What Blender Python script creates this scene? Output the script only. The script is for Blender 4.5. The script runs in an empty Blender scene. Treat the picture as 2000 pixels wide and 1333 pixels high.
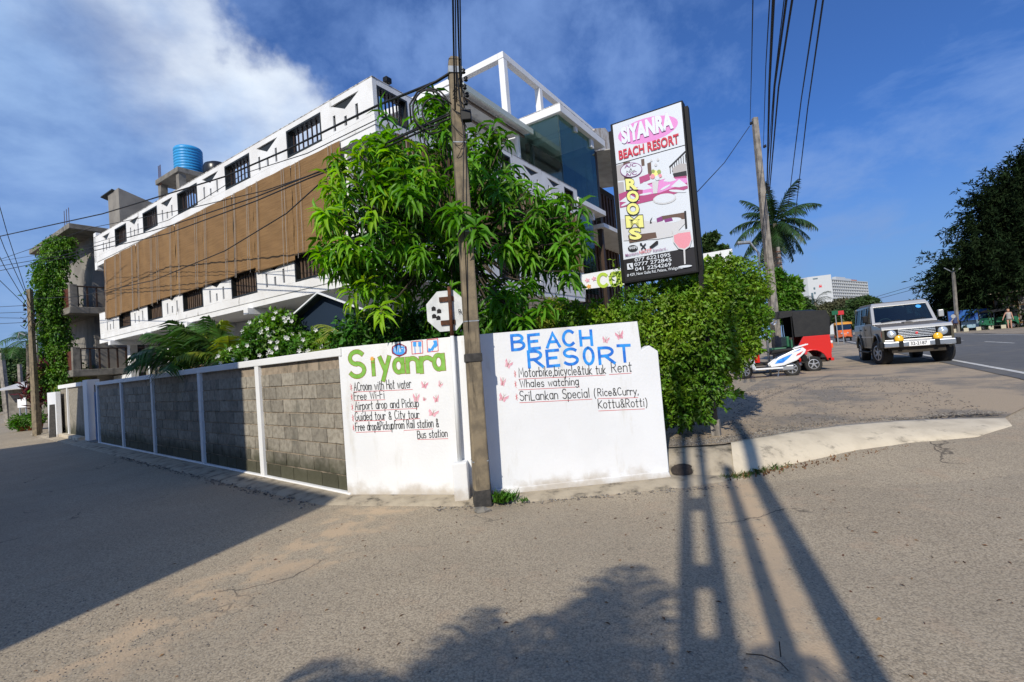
import bpy, math, random
import numpy as np
from mathutils import Vector, Matrix
from mathutils.geometry import tessellate_polygon
random.seed(7); rng=np.random.default_rng(7)
S=bpy.context.scene; COL=S.collection
rad=math.radians
# ---------------------------------------------------------------- camera
F,PITCH,ROLL,EYE=947.0,0.03722568,0.0803665,1.6
fw=Vector((0,math.cos(PITCH),math.sin(PITCH))); r0=Vector((1,0,0)); u0=r0.cross(fw)
RT=math.cos(ROLL)*r0-math.sin(ROLL)*u0; UP=math.cos(ROLL)*u0+math.sin(ROLL)*r0
cam=bpy.data.cameras.new('camera'); co=bpy.data.objects.new('camera',cam); COL.objects.link(co)
co.matrix_world=Matrix(((RT.x,UP.x,-fw.x,0),(RT.y,UP.y,-fw.y,0),(RT.z,UP.z,-fw.z,EYE),(0,0,0,1)))
cam.sensor_width=36; cam.lens=F/2000*36; cam.clip_end=3000; cam.clip_start=.05
S.camera=co
# ---------------------------------------------------------------- light
SUN_EL=rad(36); LX,LY=.332,.943                     # the light travels towards (LX, LY), downwards
def ray(px,py): return (fw+(px-1000)/F*RT+(666.5-py)/F*UP)
def at(px,py,Y):
    d=ray(px,py); t=Y/d.y; return Vector((0,0,EYE))+d*t
def onz(px,py,z):
    d=ray(px,py); return Vector((0,0,EYE))+d*((z-EYE)/d.z)
def onpl(px,py,P,n):
    d=ray(px,py); o=Vector((0,0,EYE)); return o+d*((P-o).dot(n)/d.dot(n))
wd=bpy.data.worlds.new('World'); S.world=wd; wd.use_nodes=True
nt=wd.node_tree; nt.nodes.clear()
def N(t,nt_=None,**k):
    n=(nt_ or nt).nodes.new(t)
    for a,b in k.items(): setattr(n,a,b)
    return n
def LK(a,b,nt_=None): (nt_ or nt).links.new(a,b)
sky=N('ShaderNodeTexSky',sky_type='NISHITA',sun_disc=False,sun_elevation=SUN_EL,sun_rotation=math.atan2(-LX,-LY),air_density=1.0,dust_density=.6,ozone_density=2.5,altitude=0)
tc=N('ShaderNodeTexCoord')
def MATH(op,a,b=None,c=None,nt_=None,clamp=False):
    n=N('ShaderNodeMath',nt_,operation=op,use_clamp=clamp)
    for i,v in enumerate((a,b,c)):
        if v is None: continue
        if isinstance(v,(int,float)): n.inputs[i].default_value=v
        else: LK(v,n.inputs[i],nt_)
    return n.outputs[0]
def VDOT(a,v):
    n=N('ShaderNodeVectorMath',operation='DOT_PRODUCT'); LK(a,n.inputs[0]); n.inputs[1].default_value=v; return n.outputs['Value']
def NOISE(vec,scale,det=6,rough=.55,nt_=None,dist=0):
    n=N('ShaderNodeTexNoise',nt_); n.inputs['Scale'].default_value=scale; n.inputs['Detail'].default_value=det
    n.inputs['Roughness'].default_value=rough; n.inputs['Distortion'].default_value=dist
    if vec is not None: LK(vec,n.inputs['Vector'],nt_)
    return n.outputs['Fac']
def MAPR(v,a,b,c=0,d=1,nt_=None,smooth=True):
    n=N('ShaderNodeMapRange',nt_); n.interpolation_type='SMOOTHSTEP' if smooth else 'LINEAR'
    LK(v,n.inputs[0],nt_)
    for i,x in zip((1,2,3,4),(a,b,c,d)): n.inputs[i].default_value=x
    return n.outputs[0]
def MIXC(f,a,b,nt_=None,mode='MIX'):
    n=N('ShaderNodeMix',nt_,data_type='RGBA',blend_type=mode,clamp_factor=True)
    for s,v in ((0,f),(6,a),(7,b)):
        if isinstance(v,(int,float)): n.inputs[s].default_value=v
        elif isinstance(v,(tuple,list)): n.inputs[s].default_value=(*v,1) if len(v)==3 else v
        else: LK(v,n.inputs[s],nt_)
    return n.outputs[2]
D=tc.outputs['Generated']
hs=N('ShaderNodeHueSaturation'); hs.inputs['Saturation'].default_value=1.1; LK(sky.outputs[0],hs.inputs['Color'])
skyc=MIXC(1.0,hs.outputs[0],(.40,.81,1.44),mode='MULTIPLY')
# clouds: a cumulus bank to the left, thin veils elsewhere
dz=MATH('MAXIMUM',VDOT(D,(0,0,1)),.02); dz=MATH('ADD',dz,.18)
cx=MATH('DIVIDE',VDOT(D,(1,0,0)),dz); cy=MATH('DIVIDE',VDOT(D,(0,1,0)),dz)
cb=N('ShaderNodeCombineXYZ'); LK(cx,cb.inputs[0]); LK(cy,cb.inputs[1])
d1=ray(400,-40).normalized(); d2=ray(742,238).normalized(); n1=d2.cross(d1).normalized()
if n1.dot(ray(100,100))<0: n1=-n1
n_a=NOISE(cb.outputs[0],2.2,9,.55); n_b=NOISE(D,5.5,8,.55)
edge=MATH('ADD',VDOT(D,tuple(n1)),MATH('MULTIPLY',MATH('SUBTRACT',n_b,.5),.42))
bank=MAPR(edge,-.015,.075)
inner=MAPR(n_a,.30,.70,.30,.98)
low=MAPR(VDOT(D,(0,0,1)),.10,.50,.45,1.0)
bank=MATH('MULTIPLY',MATH('MULTIPLY',bank,inner),low)
wisp=MAPR(NOISE(cb.outputs[0],1.25,10,.62,dist=.3),.38,.68,0,.80)
wisp2=MAPR(NOISE(D,2.6,9,.62),.42,.66,0,.75)
veil=MATH('MAXIMUM',MATH('MAXIMUM',wisp,wisp2),.12)
hz=MAPR(VDOT(D,(0,0,1)),0.0,.36,.75,0)
c1=MIXC(veil,skyc,(2.7,4.5,8.9))
c1=MIXC(hz,c1,(2.5,4.0,6.8))
rim=MAPR(edge,.0,.28,1,0)
c2=MIXC(bank,c1,MIXC(rim,(4.6,6.9,10.8),(11.0,11.8,12.6)))
bg=N('ShaderNodeBackground'); bg.inputs['Strength'].default_value=.085; LK(c2,bg.inputs['Color'])
ow=N('ShaderNodeOutputWorld'); LK(bg.outputs[0],ow.inputs[0])
sl=bpy.data.lights.new('sun','SUN'); sl.energy=4.3; sl.angle=rad(.53); sl.color=(1,.93,.80)
so=bpy.data.objects.new('sun',sl); COL.objects.link(so)
so.rotation_euler=Vector((LX*math.cos(SUN_EL),LY*math.cos(SUN_EL),-math.sin(SUN_EL))).to_track_quat('-Z','Y').to_euler()
so.location=(-10,-20,25)
vs=S.view_settings; vs.view_transform='Standard'; vs.look='None'; vs.gamma=1; vs.use_curve_mapping=False; vs.exposure=0.0
S.render.engine='CYCLES'
# ---------------------------------------------------------------- materials
def mk(name,c1,c2=None,scale=4,rough=.7,bump=0,bscale=60,metal=0,spec=.4,det=5,dirt=None,dscale=(2,2,.6),dlo=.5,dhi=.72,stretch=(1,1,1),objrand=0,base=None,island=0,trans=0,coat=0,alpha=1,mid=(.38,.66)):
    m=bpy.data.materials.new(name); m.use_nodes=True; t=m.node_tree; p=t.nodes['Principled BSDF']
    p.inputs['Roughness'].default_value=rough; p.inputs['Metallic'].default_value=metal
    p.inputs['Specular IOR Level'].default_value=spec; p.inputs['Coat Weight'].default_value=coat
    g=N('ShaderNodeNewGeometry',t); pos=g.outputs['Position']
    mp=N('ShaderNodeMapping',t); LK(pos,mp.inputs[0],t); mp.inputs['Scale'].default_value=stretch
    col=None
    if c2: col=MIXC(MAPR(NOISE(mp.outputs[0],scale,det,nt_=t),mid[0],mid[1],nt_=t),c1,c2,t)
    if dirt:
        md=N('ShaderNodeMapping',t); LK(pos,md.inputs[0],t); md.inputs['Scale'].default_value=dscale
        col=MIXC(MAPR(NOISE(md.outputs[0],1,8,.65,t),dlo,dhi,nt_=t),col or c1,dirt,t)
    if base:  # (colour, z0, z1, strength): a stain along the foot of the thing
        sp=N('ShaderNodeSeparateXYZ',t); LK(pos,sp.inputs[0],t)
        zz=MATH('ADD',sp.outputs[2],MATH('MULTIPLY',MATH('SUBTRACT',NOISE(mp.outputs[0],5,6,nt_=t),.5,nt_=t),.45,nt_=t),nt_=t)
        col=MIXC(MAPR(zz,base[1],base[2],base[3],0,t),col or c1,base[0],t)
    if objrand:
        oi=N('ShaderNodeObjectInfo',t); h=N('ShaderNodeHueSaturation',t)
        LK(MAPR(oi.outputs['Random'],0,1,1-objrand,1+objrand,t,False),h.inputs['Value'],t)
        if col: LK(col,h.inputs['Color'],t)
        else: h.inputs['Color'].default_value=(*c1,1)
        col=h.outputs[0]
    if island:
        h=N('ShaderNodeHueSaturation',t)
        LK(MAPR(g.outputs['Random Per Island'],0,1,1-island,1+island,t,False),h.inputs['Value'],t)
        LK(MAPR(g.outputs['Random Per Island'],0,1,.485,.515,t,False),h.inputs['Hue'],t)
        if col: LK(col,h.inputs['Color'],t)
        else: h.inputs['Color'].default_value=(*c1,1)
        col=h.outputs[0]
    if col: LK(col,p.inputs['Base Color'],t)
    else: p.inputs['Base Color'].default_value=(*c1,1)
    if bump:
        b=N('ShaderNodeBump',t); b.inputs['Strength'].default_value=1; b.inputs['Distance'].default_value=bump
        LK(NOISE(mp.outputs[0],bscale,4,.6,t),b.inputs['Height'],t); LK(b.outputs[0],p.inputs['Normal'],t)
    if trans:
        tr=N('ShaderNodeBsdfTranslucent',t); mx=N('ShaderNodeMixShader',t); mx.inputs[0].default_value=trans
        h=N('ShaderNodeHueSaturation',t); h.inputs['Value'].default_value=1.5; h.inputs['Saturation'].default_value=1.1
        if col: LK(col,h.inputs['Color'],t)
        else: h.inputs['Color'].default_value=(*c1,1)
        LK(h.outputs[0],tr.inputs[0],t); LK(p.outputs[0],mx.inputs[1],t); LK(tr.outputs[0],mx.inputs[2],t)
        LK(mx.outputs[0],t.nodes['Material Output'].inputs[0],t)
    return m
def glassmat(name,tint,refl,rough=.02,gl=(.9,.95,1,1)):
    m=bpy.data.materials.new(name); m.use_nodes=True; t=m.node_tree; t.nodes.clear()
    a=N('ShaderNodeBsdfTransparent',t); a.inputs[0].default_value=(*tint,1)
    b=N('ShaderNodeBsdfGlossy',t); b.inputs['Roughness'].default_value=rough; b.inputs[0].default_value=gl
    fr=N('ShaderNodeFresnel',t); fr.inputs[0].default_value=1.5
    mx=N('ShaderNodeMixShader',t); LK(MATH('ADD',fr.outputs[0],refl,nt_=t,clamp=True) if refl<.5 else MATH('ADD',MATH('MULTIPLY',fr.outputs[0],.25,nt_=t),refl-.5,nt_=t),mx.inputs[0],t)
    LK(a.outputs[0],mx.inputs[1],t); LK(b.outputs[0],mx.inputs[2],t)
    o=N('ShaderNodeOutputMaterial',t); LK(mx.outputs[0],o.inputs[0],t); return m
M={}
M['white']=mk('white_paint',(.80,.80,.79),(.74,.74,.73),1.2,.75,.002,40,dirt=(.50,.47,.42),dscale=(2.2,2.2,.7),dlo=.60,dhi=.80)
M['whiteold']=mk('weathered_white_paint',(.78,.78,.77),(.70,.69,.67),1.6,.8,.004,30,dirt=(.28,.26,.23),dscale=(3,3,1.2),dlo=.60,dhi=.74)
M['coping']=mk('mildewed_coping',(.62,.60,.57),(.35,.33,.30),6,.9,.004,30,dirt=(.12,.11,.10),dscale=(7,7,5),dlo=.46,dhi=.62)
M['panel']=mk('fresh_white_wall_paint',(.77,.78,.79),(.73,.74,.75),1.5,.6,.0025,35,dirt=(.60,.58,.53),dscale=(4,4,.9),dlo=.55,dhi=.78,base=((.42,.36,.28),.02,.22,.75))
M['bluewhite']=mk('white_pipe_paint',(.72,.74,.75),None,rough=.5)
M['block']=mk('cement_block',(.31,.28,.225),(.22,.195,.155),14,.95,.006,45,dirt=(.12,.115,.09),dscale=(1.6,1.6,1.0),dlo=.52,dhi=.74,objrand=.2,base=((.05,.05,.026),.24,.62,.9))
M['mortar']=mk('mortar',(.36,.29,.215),(.26,.21,.155),9,.95,.005,50,dirt=(.14,.12,.09),dscale=(5,5,2),dlo=.52,dhi=.66,base=((.05,.05,.03),.15,.38,.85))
M['concrete']=mk('grey_concrete',(.23,.21,.18),(.15,.14,.12),3,.9,.004,40,dirt=(.09,.085,.075),dscale=(3,3,1),dlo=.52,dhi=.70)
M['polec']=mk('pole_concrete',(.25,.20,.13),(.16,.13,.09),7,.9,.004,60,dirt=(.08,.065,.045),dscale=(14,14,1.5),dlo=.50,dhi=.68)
M['polegrey']=mk('pole_grey_concrete',(.30,.27,.23),(.19,.17,.15),5,.9,.004,60,dirt=(.10,.09,.08),dscale=(12,12,1.5),dlo=.5,dhi=.68)
M['tar']=mk('tar_band',(.035,.033,.03),(.06,.055,.05),20,.8)
M['wood']=mk('dark_wood',(.055,.03,.018),(.03,.018,.012),12,.55,stretch=(1,1,.2))
M['slat']=mk('brown_slats',(.13,.085,.055),(.07,.045,.03),14,.7,stretch=(1,1,.2))
M['frame']=mk('dark_window_frame',(.018,.02,.018),None,rough=.5)
M['black']=mk('black_metal',(.007,.007,.008),None,rough=.55,spec=.25)
M['dark']=mk('dark_interior',(.03,.025,.02),(.05,.04,.03),2,.9)
M['rubber']=mk('rubber',(.018,.018,.018),(.03,.028,.026),30,.85)
M['wire']=mk('cable_sheath',(.012,.012,.012),None,rough=.6)
M['chrome']=mk('chrome',(.75,.76,.78),None,rough=.15,metal=1)
M['alu']=mk('dull_alloy',(.45,.45,.45),None,rough=.4,metal=.8)
M['galv']=mk('galvanised_steel',(.38,.41,.43),(.28,.30,.32),20,.5,metal=.5)
M['rust']=mk('rust',(.13,.045,.02),(.06,.03,.018),18,.9)
M['glass']=glassmat('blue_green_glass',(.62,.76,.74),.60,.06,(.60,.64,.62,1))
M['carglass']=glassmat('tinted_glass',(.40,.48,.46),.56)
M['cord']=mk('white_cord',(.40,.36,.31),None,rough=.8)
M['ochre']=mk('ochre_paint',(.5,.33,.10),(.4,.25,.08),5,.8)
def asphalt():
    m=bpy.data.materials.new('worn_asphalt'); m.use_nodes=True; t=m.node_tree; p=t.nodes['Principled BSDF']
    p.inputs['Roughness'].default_value=.92; p.inputs['Specular IOR Level'].default_value=.25
    g=N('ShaderNodeNewGeometry',t); P=g.outputs['Position']
    v=N('ShaderNodeTexVoronoi',t); v.inputs['Scale'].default_value=85; LK(P,v.inputs['Vector'],t)
    sp=N('ShaderNodeSeparateColor',t); LK(v.outputs['Color'],sp.inputs[0],t)
    stone=MIXC(MAPR(sp.outputs[0],.1,.9,nt_=t),(.28,.228,.162),(.455,.38,.275),t)
    big=NOISE(P,.8,7,.6,t); patch=NOISE(P,2.6,8,.62,t)
    sand=MIXC(MAPR(NOISE(P,30,4,nt_=t),.3,.7,nt_=t),(.37,.285,.195),(.46,.365,.26),t)
    base=MIXC(.42,stone,MIXC(MAPR(big,.35,.65,nt_=t),(.355,.292,.208),(.45,.375,.27),t),t)
    c=MIXC(MAPR(patch,.54,.66,0,.8,t),base,sand,t)
    coarse=MAPR(NOISE(P,1.7,6,.6,t,),.56,.68,nt_=t)
    v2=N('ShaderNodeTexVoronoi',t); v2.inputs['Scale'].default_value=22; LK(P,v2.inputs['Vector'],t)
    dk=MATH('MULTIPLY',coarse,MAPR(v2.outputs['Distance'],.12,.40,1,0,t),nt_=t)
    c=MIXC(MATH('MULTIPLY',dk,.45,nt_=t),c,(.12,.105,.085),t)
    pit=MAPR(v.outputs['Distance'],.52,.70,0,.42,t)
    c=MIXC(pit,c,(.085,.072,.055),t)
    def band(nx,ny,d,w,lo,hi):
        dp=N('ShaderNodeVectorMath',t,operation='DOT_PRODUCT'); LK(P,dp.inputs[0],t); dp.inputs[1].default_value=(nx,ny,0)
        q=MATH('ABSOLUTE',MATH('SUBTRACT',dp.outputs['Value'],d,nt_=t),nt_=t)
        q=MATH('ADD',q,MATH('MULTIPLY',MATH('SUBTRACT',NOISE(P,2.2,7,.65,t),.5,nt_=t),w*2.4,nt_=t),nt_=t)
        return MATH('MULTIPLY',MAPR(q,w*.4,w,1,0,t),MAPR(NOISE(P,3.5,5,nt_=t),lo,hi,nt_=t),nt_=t)
    sy=N('ShaderNodeSeparateXYZ',t); LK(P,sy.inputs[0],t); ylim=MAPR(sy.outputs[1],5.6,6.2,1,0,t)
    for bb in (band(.934,-.357,.30,.26,.30,.55),band(.945,-.327,-3.45,.55,.42,.6)):
        c=MIXC(MATH('MULTIPLY',MATH('MULTIPLY',bb,.85,nt_=t),ylim,nt_=t),c,(.50,.37,.24),t)
    # small tar and dirt spots
    v3=N('ShaderNodeTexVoronoi',t); v3.inputs['Scale'].default_value=9; LK(P,v3.inputs['Vector'],t)
    s3=N('ShaderNodeSeparateColor',t); LK(v3.outputs['Color'],s3.inputs[0],t)
    spot=MATH('MULTIPLY',MAPR(v3.outputs['Distance'],.05,.13,1,0,t),MAPR(s3.outputs[1],.72,.76,nt_=t),nt_=t)
    c=MIXC(MATH('MULTIPLY',spot,.6,nt_=t),c,(.06,.05,.04),t)
    v5=N('ShaderNodeTexVoronoi',t); v5.inputs['Scale'].default_value=26; LK(P,v5.inputs['Vector'],t)
    s5=N('ShaderNodeSeparateColor',t); LK(v5.outputs['Color'],s5.inputs[0],t)
    spk=MATH('MULTIPLY',MAPR(v5.outputs['Distance'],.10,.20,1,0,t),MAPR(s5.outputs[0],.55,.62,nt_=t),nt_=t)
    c=MIXC(MATH('MULTIPLY',spk,.7,nt_=t),c,(.10,.085,.068),t)
    lsp=MATH('MULTIPLY',MAPR(v5.outputs['Distance'],.06,.13,1,0,t),MAPR(s5.outputs[2],.90,.93,nt_=t),nt_=t)
    c=MIXC(MATH('MULTIPLY',lsp,.7,nt_=t),c,(.62,.56,.47),t)
    trk=MAPR(NOISE(P,.33,4,.5,t),.42,.60,nt_=t)
    c=MIXC(MATH('MULTIPLY',trk,.30,nt_=t),c,(.25,.215,.165),t)
    # cracks: the rim between big cells, broken up
    v4=N('ShaderNodeTexVoronoi',t,feature='DISTANCE_TO_EDGE'); v4.inputs['Scale'].default_value=.55
    mp=N('ShaderNodeVectorMath',t,operation='ADD'); LK(P,mp.inputs[0],t)
    nn=N('ShaderNodeTexNoise',t); nn.inputs['Scale'].default_value=1.4; nn.inputs['Detail'].default_value=8; LK(P,nn.inputs['Vector'],t)
    LK(nn.outputs['Color'],mp.inputs[1],t); LK(mp.outputs[0],v4.inputs['Vector'],t)
    crack=MATH('MULTIPLY',MAPR(v4.outputs['Distance'],.002,.008,1,0,t),MAPR(NOISE(P,.7,3,nt_=t),.52,.6,nt_=t),nt_=t)
    c=MIXC(MATH('MULTIPLY',crack,.7,nt_=t),c,(.05,.043,.036),t)
    LK(c,p.inputs['Base Color'],t)
    b=N('ShaderNodeBump',t); b.inputs['Distance'].default_value=.008; b.inputs['Strength'].default_value=1
    LK(MATH('ADD',MATH('MULTIPLY',v.outputs['Distance'],-.22,nt_=t),MATH('MULTIPLY',patch,1.6,nt_=t),nt_=t),b.inputs['Height'],t)
    LK(b.outputs[0],p.inputs['Normal'],t); return m
M['asphalt']=asphalt()
M['gravel']=mk('gravelly_ground',(.27,.235,.19),(.17,.15,.125),45,.95,.02,55,dirt=(.40,.315,.22),dscale=(.7,.7,.7),dlo=.40,dhi=.56)
M['road']=mk('dark_road_asphalt',(.105,.105,.105),(.13,.128,.122),3,.85,.006,120,dirt=(.17,.155,.13),dscale=(.5,.5,.5),dlo=.55,dhi=.7)
M['verge']=mk('sandy_verge',(.31,.25,.185),(.24,.20,.15),2,.95,.02,30,dirt=(.16,.14,.11),dscale=(1.2,1.2,1),dlo=.52,dhi=.66)
M['apron']=mk('limewashed_concrete',(.60,.52,.39),(.50,.43,.32),3,.9,.006,30,dirt=(.22,.19,.145),dscale=(4,4,4),dlo=.54,dhi=.72)
M['apronold']=mk('old_concrete_edge',(.40,.34,.25),(.29,.245,.18),5,.95,.012,25,dirt=(.09,.08,.06),dscale=(5,5,5),dlo=.54,dhi=.7)
M['line']=mk('road_line_paint',(.62,.61,.57),(.42,.41,.38),9,.8)
# foliage
M['mango']=mk('shaded_mango_leaf',(.03,.10,.010),(.05,.15,.012),1.1,.45,island=.4,trans=.28,spec=.35)  # old inner leaves, darkened further to paint the crown's inner shade
M['mangomid']=mk('lit_mango_leaf',(.07,.20,.012),(.13,.30,.016),1.4,.45,island=.4,trans=.36,spec=.3)  # outer leaves, paler green with the light put into the colour
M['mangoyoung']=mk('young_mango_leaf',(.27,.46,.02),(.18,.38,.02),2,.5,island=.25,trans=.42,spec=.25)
M['hedge']=mk('hedge_leaf',(.085,.19,.012),(.20,.32,.02),1.3,.5,island=.4,trans=.28)
M['hedgeyel']=mk('golden_leaf',(.26,.30,.035),(.17,.25,.03),3,.5,island=.3,trans=.35)
M['vine']=mk('vine_leaf',(.06,.16,.012),(.14,.28,.02),1.6,.5,island=.4,trans=.3)
M['palm']=mk('palm_leaf',(.04,.10,.018),(.07,.15,.025),2,.4,island=.3,trans=.2)
M['palmdk']=mk('dark_palm_leaf',(.018,.045,.012),(.03,.07,.016),2,.5,island=.3,trans=.15)
M['palmyel']=mk('yellowing_palm_leaf',(.26,.30,.035),(.15,.22,.03),3,.45,island=.3,trans=.3)
M['dktree']=mk('dark_tree_leaf',(.012,.023,.009),(.02,.034,.012),.5,.9,island=.4,trans=.1,spec=.05)
M['midtree']=mk('tree_leaf',(.035,.075,.016),(.055,.10,.022),.8,.6,island=.4,trans=.2)
M['brntree']=mk('dry_tree_leaf',(.09,.085,.04),(.055,.07,.03),.3,.7,island=.4,trans=.15)
M['redleaf']=mk('crimson_leaf',(.11,.012,.02),(.05,.03,.02),4,.5,island=.4,trans=.2)
M['grass']=mk('grass_blade',(.07,.14,.02),(.16,.16,.05),4,.6,island=.35,trans=.25)
M['flower']=mk('white_petal',(.78,.78,.76),None,rough=.6,trans=.2)
M['bark']=mk('bark',(.065,.048,.032),(.035,.027,.02),8,.9,.01,20)
M['palmbark']=mk('palm_bark',(.24,.20,.155),(.14,.12,.095),6,.9,.01,14,stretch=(1,1,4))
# ---------------------------------------------------------------- mesh helpers
class MB:
    def __init__(s): s.v=[]; s.f=[]
    def add(s,vs,fs):
        k=len(s.v); s.v+= [tuple(p) for p in vs]; s.f+=[tuple(i+k for i in f) for f in fs]; return s
    def box(s,x0,x1,y0,y1,z0,z1):
        v=[(x,y,z) for z in (z0,z1) for y in (y0,y1) for x in (x0,x1)]
        return s.add(v,[(0,2,3,1),(4,5,7,6),(0,1,5,4),(2,6,7,3),(0,4,6,2),(1,3,7,5)])
    def hexa(s,b,t): # two quads
        return s.add(list(b)+list(t),[(3,2,1,0),(4,5,6,7),(0,1,5,4),(1,2,6,5),(2,3,7,6),(3,0,4,7)])
    def beam(s,a,b,w,h,up=(0,0,1)):
        a=Vector(a); b=Vector(b); d=(b-a).normalized(); x=d.cross(Vector(up))
        if x.length<1e-4: x=Vector((1,0,0))
        x=x.normalized()*w/2; y=x.cross(d).normalized()*h/2
        return s.hexa([a-x-y,a+x-y,a+x+y,a-x+y],[b-x-y,b+x-y,b+x+y,b-x+y])
    def tube(s,pts,r,n=8,cap=True):
        pts=[Vector(p) for p in pts]; m=len(pts); rs=r if isinstance(r,(list,tuple)) else [r]*m
        vs=[];fs=[]; ref=None
        for i,p in enumerate(pts):
            d=(pts[min(i+1,m-1)]-pts[max(i-1,0)]).normalized()
            if ref is None: ref=d.orthogonal().normalized()
            x=(ref-d*ref.dot(d)); x=x.normalized() if x.length>1e-5 else d.orthogonal().normalized(); ref=x; y=d.cross(x)
            for k in range(n):
                a=2*math.pi*k/n; vs.append(p+(x*math.cos(a)+y*math.sin(a))*rs[i])
        for i in range(m-1):
            for k in range(n): fs.append((i*n+k,i*n+(k+1)%n,(i+1)*n+(k+1)%n,(i+1)*n+k))
        if cap: fs+= [tuple(range(n))[::-1],tuple((m-1)*n+k for k in range(n))]
        return s.add(vs,fs)
    def cyl(s,c,axis,r,h,n=16,r2=None): 
        a=Vector(axis).normalized(); c=Vector(c); return s.tube([c-a*h/2,c+a*h/2],[r,r if r2 is None else r2],n)
    def lathe(s,c,axis,prof,n=20): # prof [(r,h)]
        a=Vector(axis).normalized(); x=a.orthogonal().normalized(); y=a.cross(x); c=Vector(c); vs=[];fs=[]
        for r,h in prof:
            for k in range(n):
                t=2*math.pi*k/n; vs.append(c+a*h+(x*math.cos(t)+y*math.sin(t))*r)
        for i in range(len(prof)-1):
            for k in range(n): fs.append((i*n+k,i*n+(k+1)%n,(i+1)*n+(k+1)%n,(i+1)*n+k))
        fs+=[tuple(range(n))[::-1],tuple((len(prof)-1)*n+k for k in range(n))]
        return s.add(vs,fs)
    def prism(s,poly,fn,t0,t1): # poly of 2-tuples; fn(a,b,t)->3D
        n=len(poly); vs=[fn(a,b,t0) for a,b in poly]+[fn(a,b,t1) for a,b in poly]
        fs=[(i,(i+1)%n,n+(i+1)%n,n+i) for i in range(n)]
        tr=tessellate_polygon([[Vector((a,b,0)) for a,b in poly]])
        fs+=[tuple(t) for t in tr]+[tuple(n+i for i in t)[::-1] for t in tr]
        return s.add(vs,fs)
    def plate(s,loops,fn,t0,t1): # outer loop + holes, with thickness
        tr=tessellate_polygon([[Vector((a,b,0)) for a,b in L] for L in loops])
        pts=[p for L in loops for p in L]; n=len(pts)
        vs=[fn(a,b,t0) for a,b in pts]+[fn(a,b,t1) for a,b in pts]; fs=[tuple(t) for t in tr]+[tuple(n+i for i in t)[::-1] for t in tr]
        k=0
        for L in loops:
            m=len(L)
            for i in range(m): fs.append((k+i,k+(i+1)%m,n+k+(i+1)%m,n+k+i))
            k+=m
        return s.add(vs,fs)
    def build(s,name,m,parent=None,smooth=False,bevel=0,label=None,kind=None,fixn=True):
        me=bpy.data.meshes.new(name); me.from_pydata(s.v,[],s.f); 
        if isinstance(m,(list,tuple)):
            for q in m: me.materials.append(q)
        elif m: me.materials.append(m)
        if fixn:
            import bmesh; b=bmesh.new(); b.from_mesh(me); bmesh.ops.recalc_face_normals(b,faces=b.faces); b.to_mesh(me); b.free()
        if smooth: me.shade_smooth() if hasattr(me,'shade_smooth') else [setattr(p,'use_smooth',True) for p in me.polygons]
        o=bpy.data.objects.new(name,me); COL.objects.link(o)
        if parent: o.parent=parent
        if bevel:
            bm=o.modifiers.new('bevel','BEVEL'); bm.width=bevel; bm.segments=2; bm.limit_method='ANGLE'; bm.angle_limit=rad(35)
        if label: o['label']=label
        if kind: o['kind']=kind
        return o
def thing(name,label,cat,loc=(0,0,0),rotz=0,group=None):
    o=bpy.data.objects.new(name,None); COL.objects.link(o); o.location=loc; o.rotation_euler=(0,0,rotz); o.empty_display_size=.2
    o['label']=label; o['category']=cat
    if group: o['group']=group
    return o
def tag(o,label,cat,group=None,kind=None):
    if label: o['label']=label
    if cat: o['category']=cat
    if group: o['group']=group
    if kind: o['kind']=kind
    return o
def recenter(o):   # give a one-mesh thing an origin at its base
    me=o.data; n=len(me.vertices); a=np.empty(n*3); me.vertices.foreach_get('co',a); a=a.reshape(-1,3)
    c=np.array([(a[:,0].min()+a[:,0].max())/2,(a[:,1].min()+a[:,1].max())/2,a[:,2].min()])
    a-=c; me.vertices.foreach_set('co',a.ravel()); me.update(); o.location=Vector(c)+Vector(o.location); return o
def lm(root): # world -> local
    Mx=(Matrix.Translation(root.location)@Matrix.Rotation(root.rotation_euler[2],4,'Z')).inverted()
    return lambda p: Mx@Vector(p)
def npmesh(name,V,Fc,m,parent=None,kind=None,smooth=False):
    me=bpy.data.meshes.new(name); V=np.asarray(V,np.float32); Fc=np.asarray(Fc,np.int32); k=Fc.shape[1]
    me.vertices.add(len(V)); me.vertices.foreach_set('co',V.ravel())
    me.loops.add(Fc.size); me.loops.foreach_set('vertex_index',Fc.ravel())
    me.polygons.add(len(Fc)); me.polygons.foreach_set('loop_start',np.arange(0,Fc.size,k,dtype=np.int32)); me.polygons.foreach_set('loop_total',np.full(len(Fc),k,np.int32))
    if smooth: me.polygons.foreach_set('use_smooth',np.ones(len(Fc),bool))
    me.update(calc_edges=True); me.materials.append(m)
    o=bpy.data.objects.new(name,me); COL.objects.link(o)
    if parent: o.parent=parent
    if kind: o['kind']=kind
    return o
SMALL=(np.array([(0,0,0),(.5,.5,.10),(1,0,-.12),(.5,-.5,.10)]),np.array([(0,1,2),(0,2,3)]))
LONG=(np.array([(0,0,0),(.28,.5,.12),(.28,0,.0),(.28,-.5,.12),(.65,.36,.0),(.65,0,-.10),(.65,-.36,.0),(1,0,-.42)]),
      np.array([(0,2,1),(0,3,2),(1,2,4),(2,5,4),(2,3,6),(2,6,5),(4,5,7),(5,6,7)]))
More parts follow.
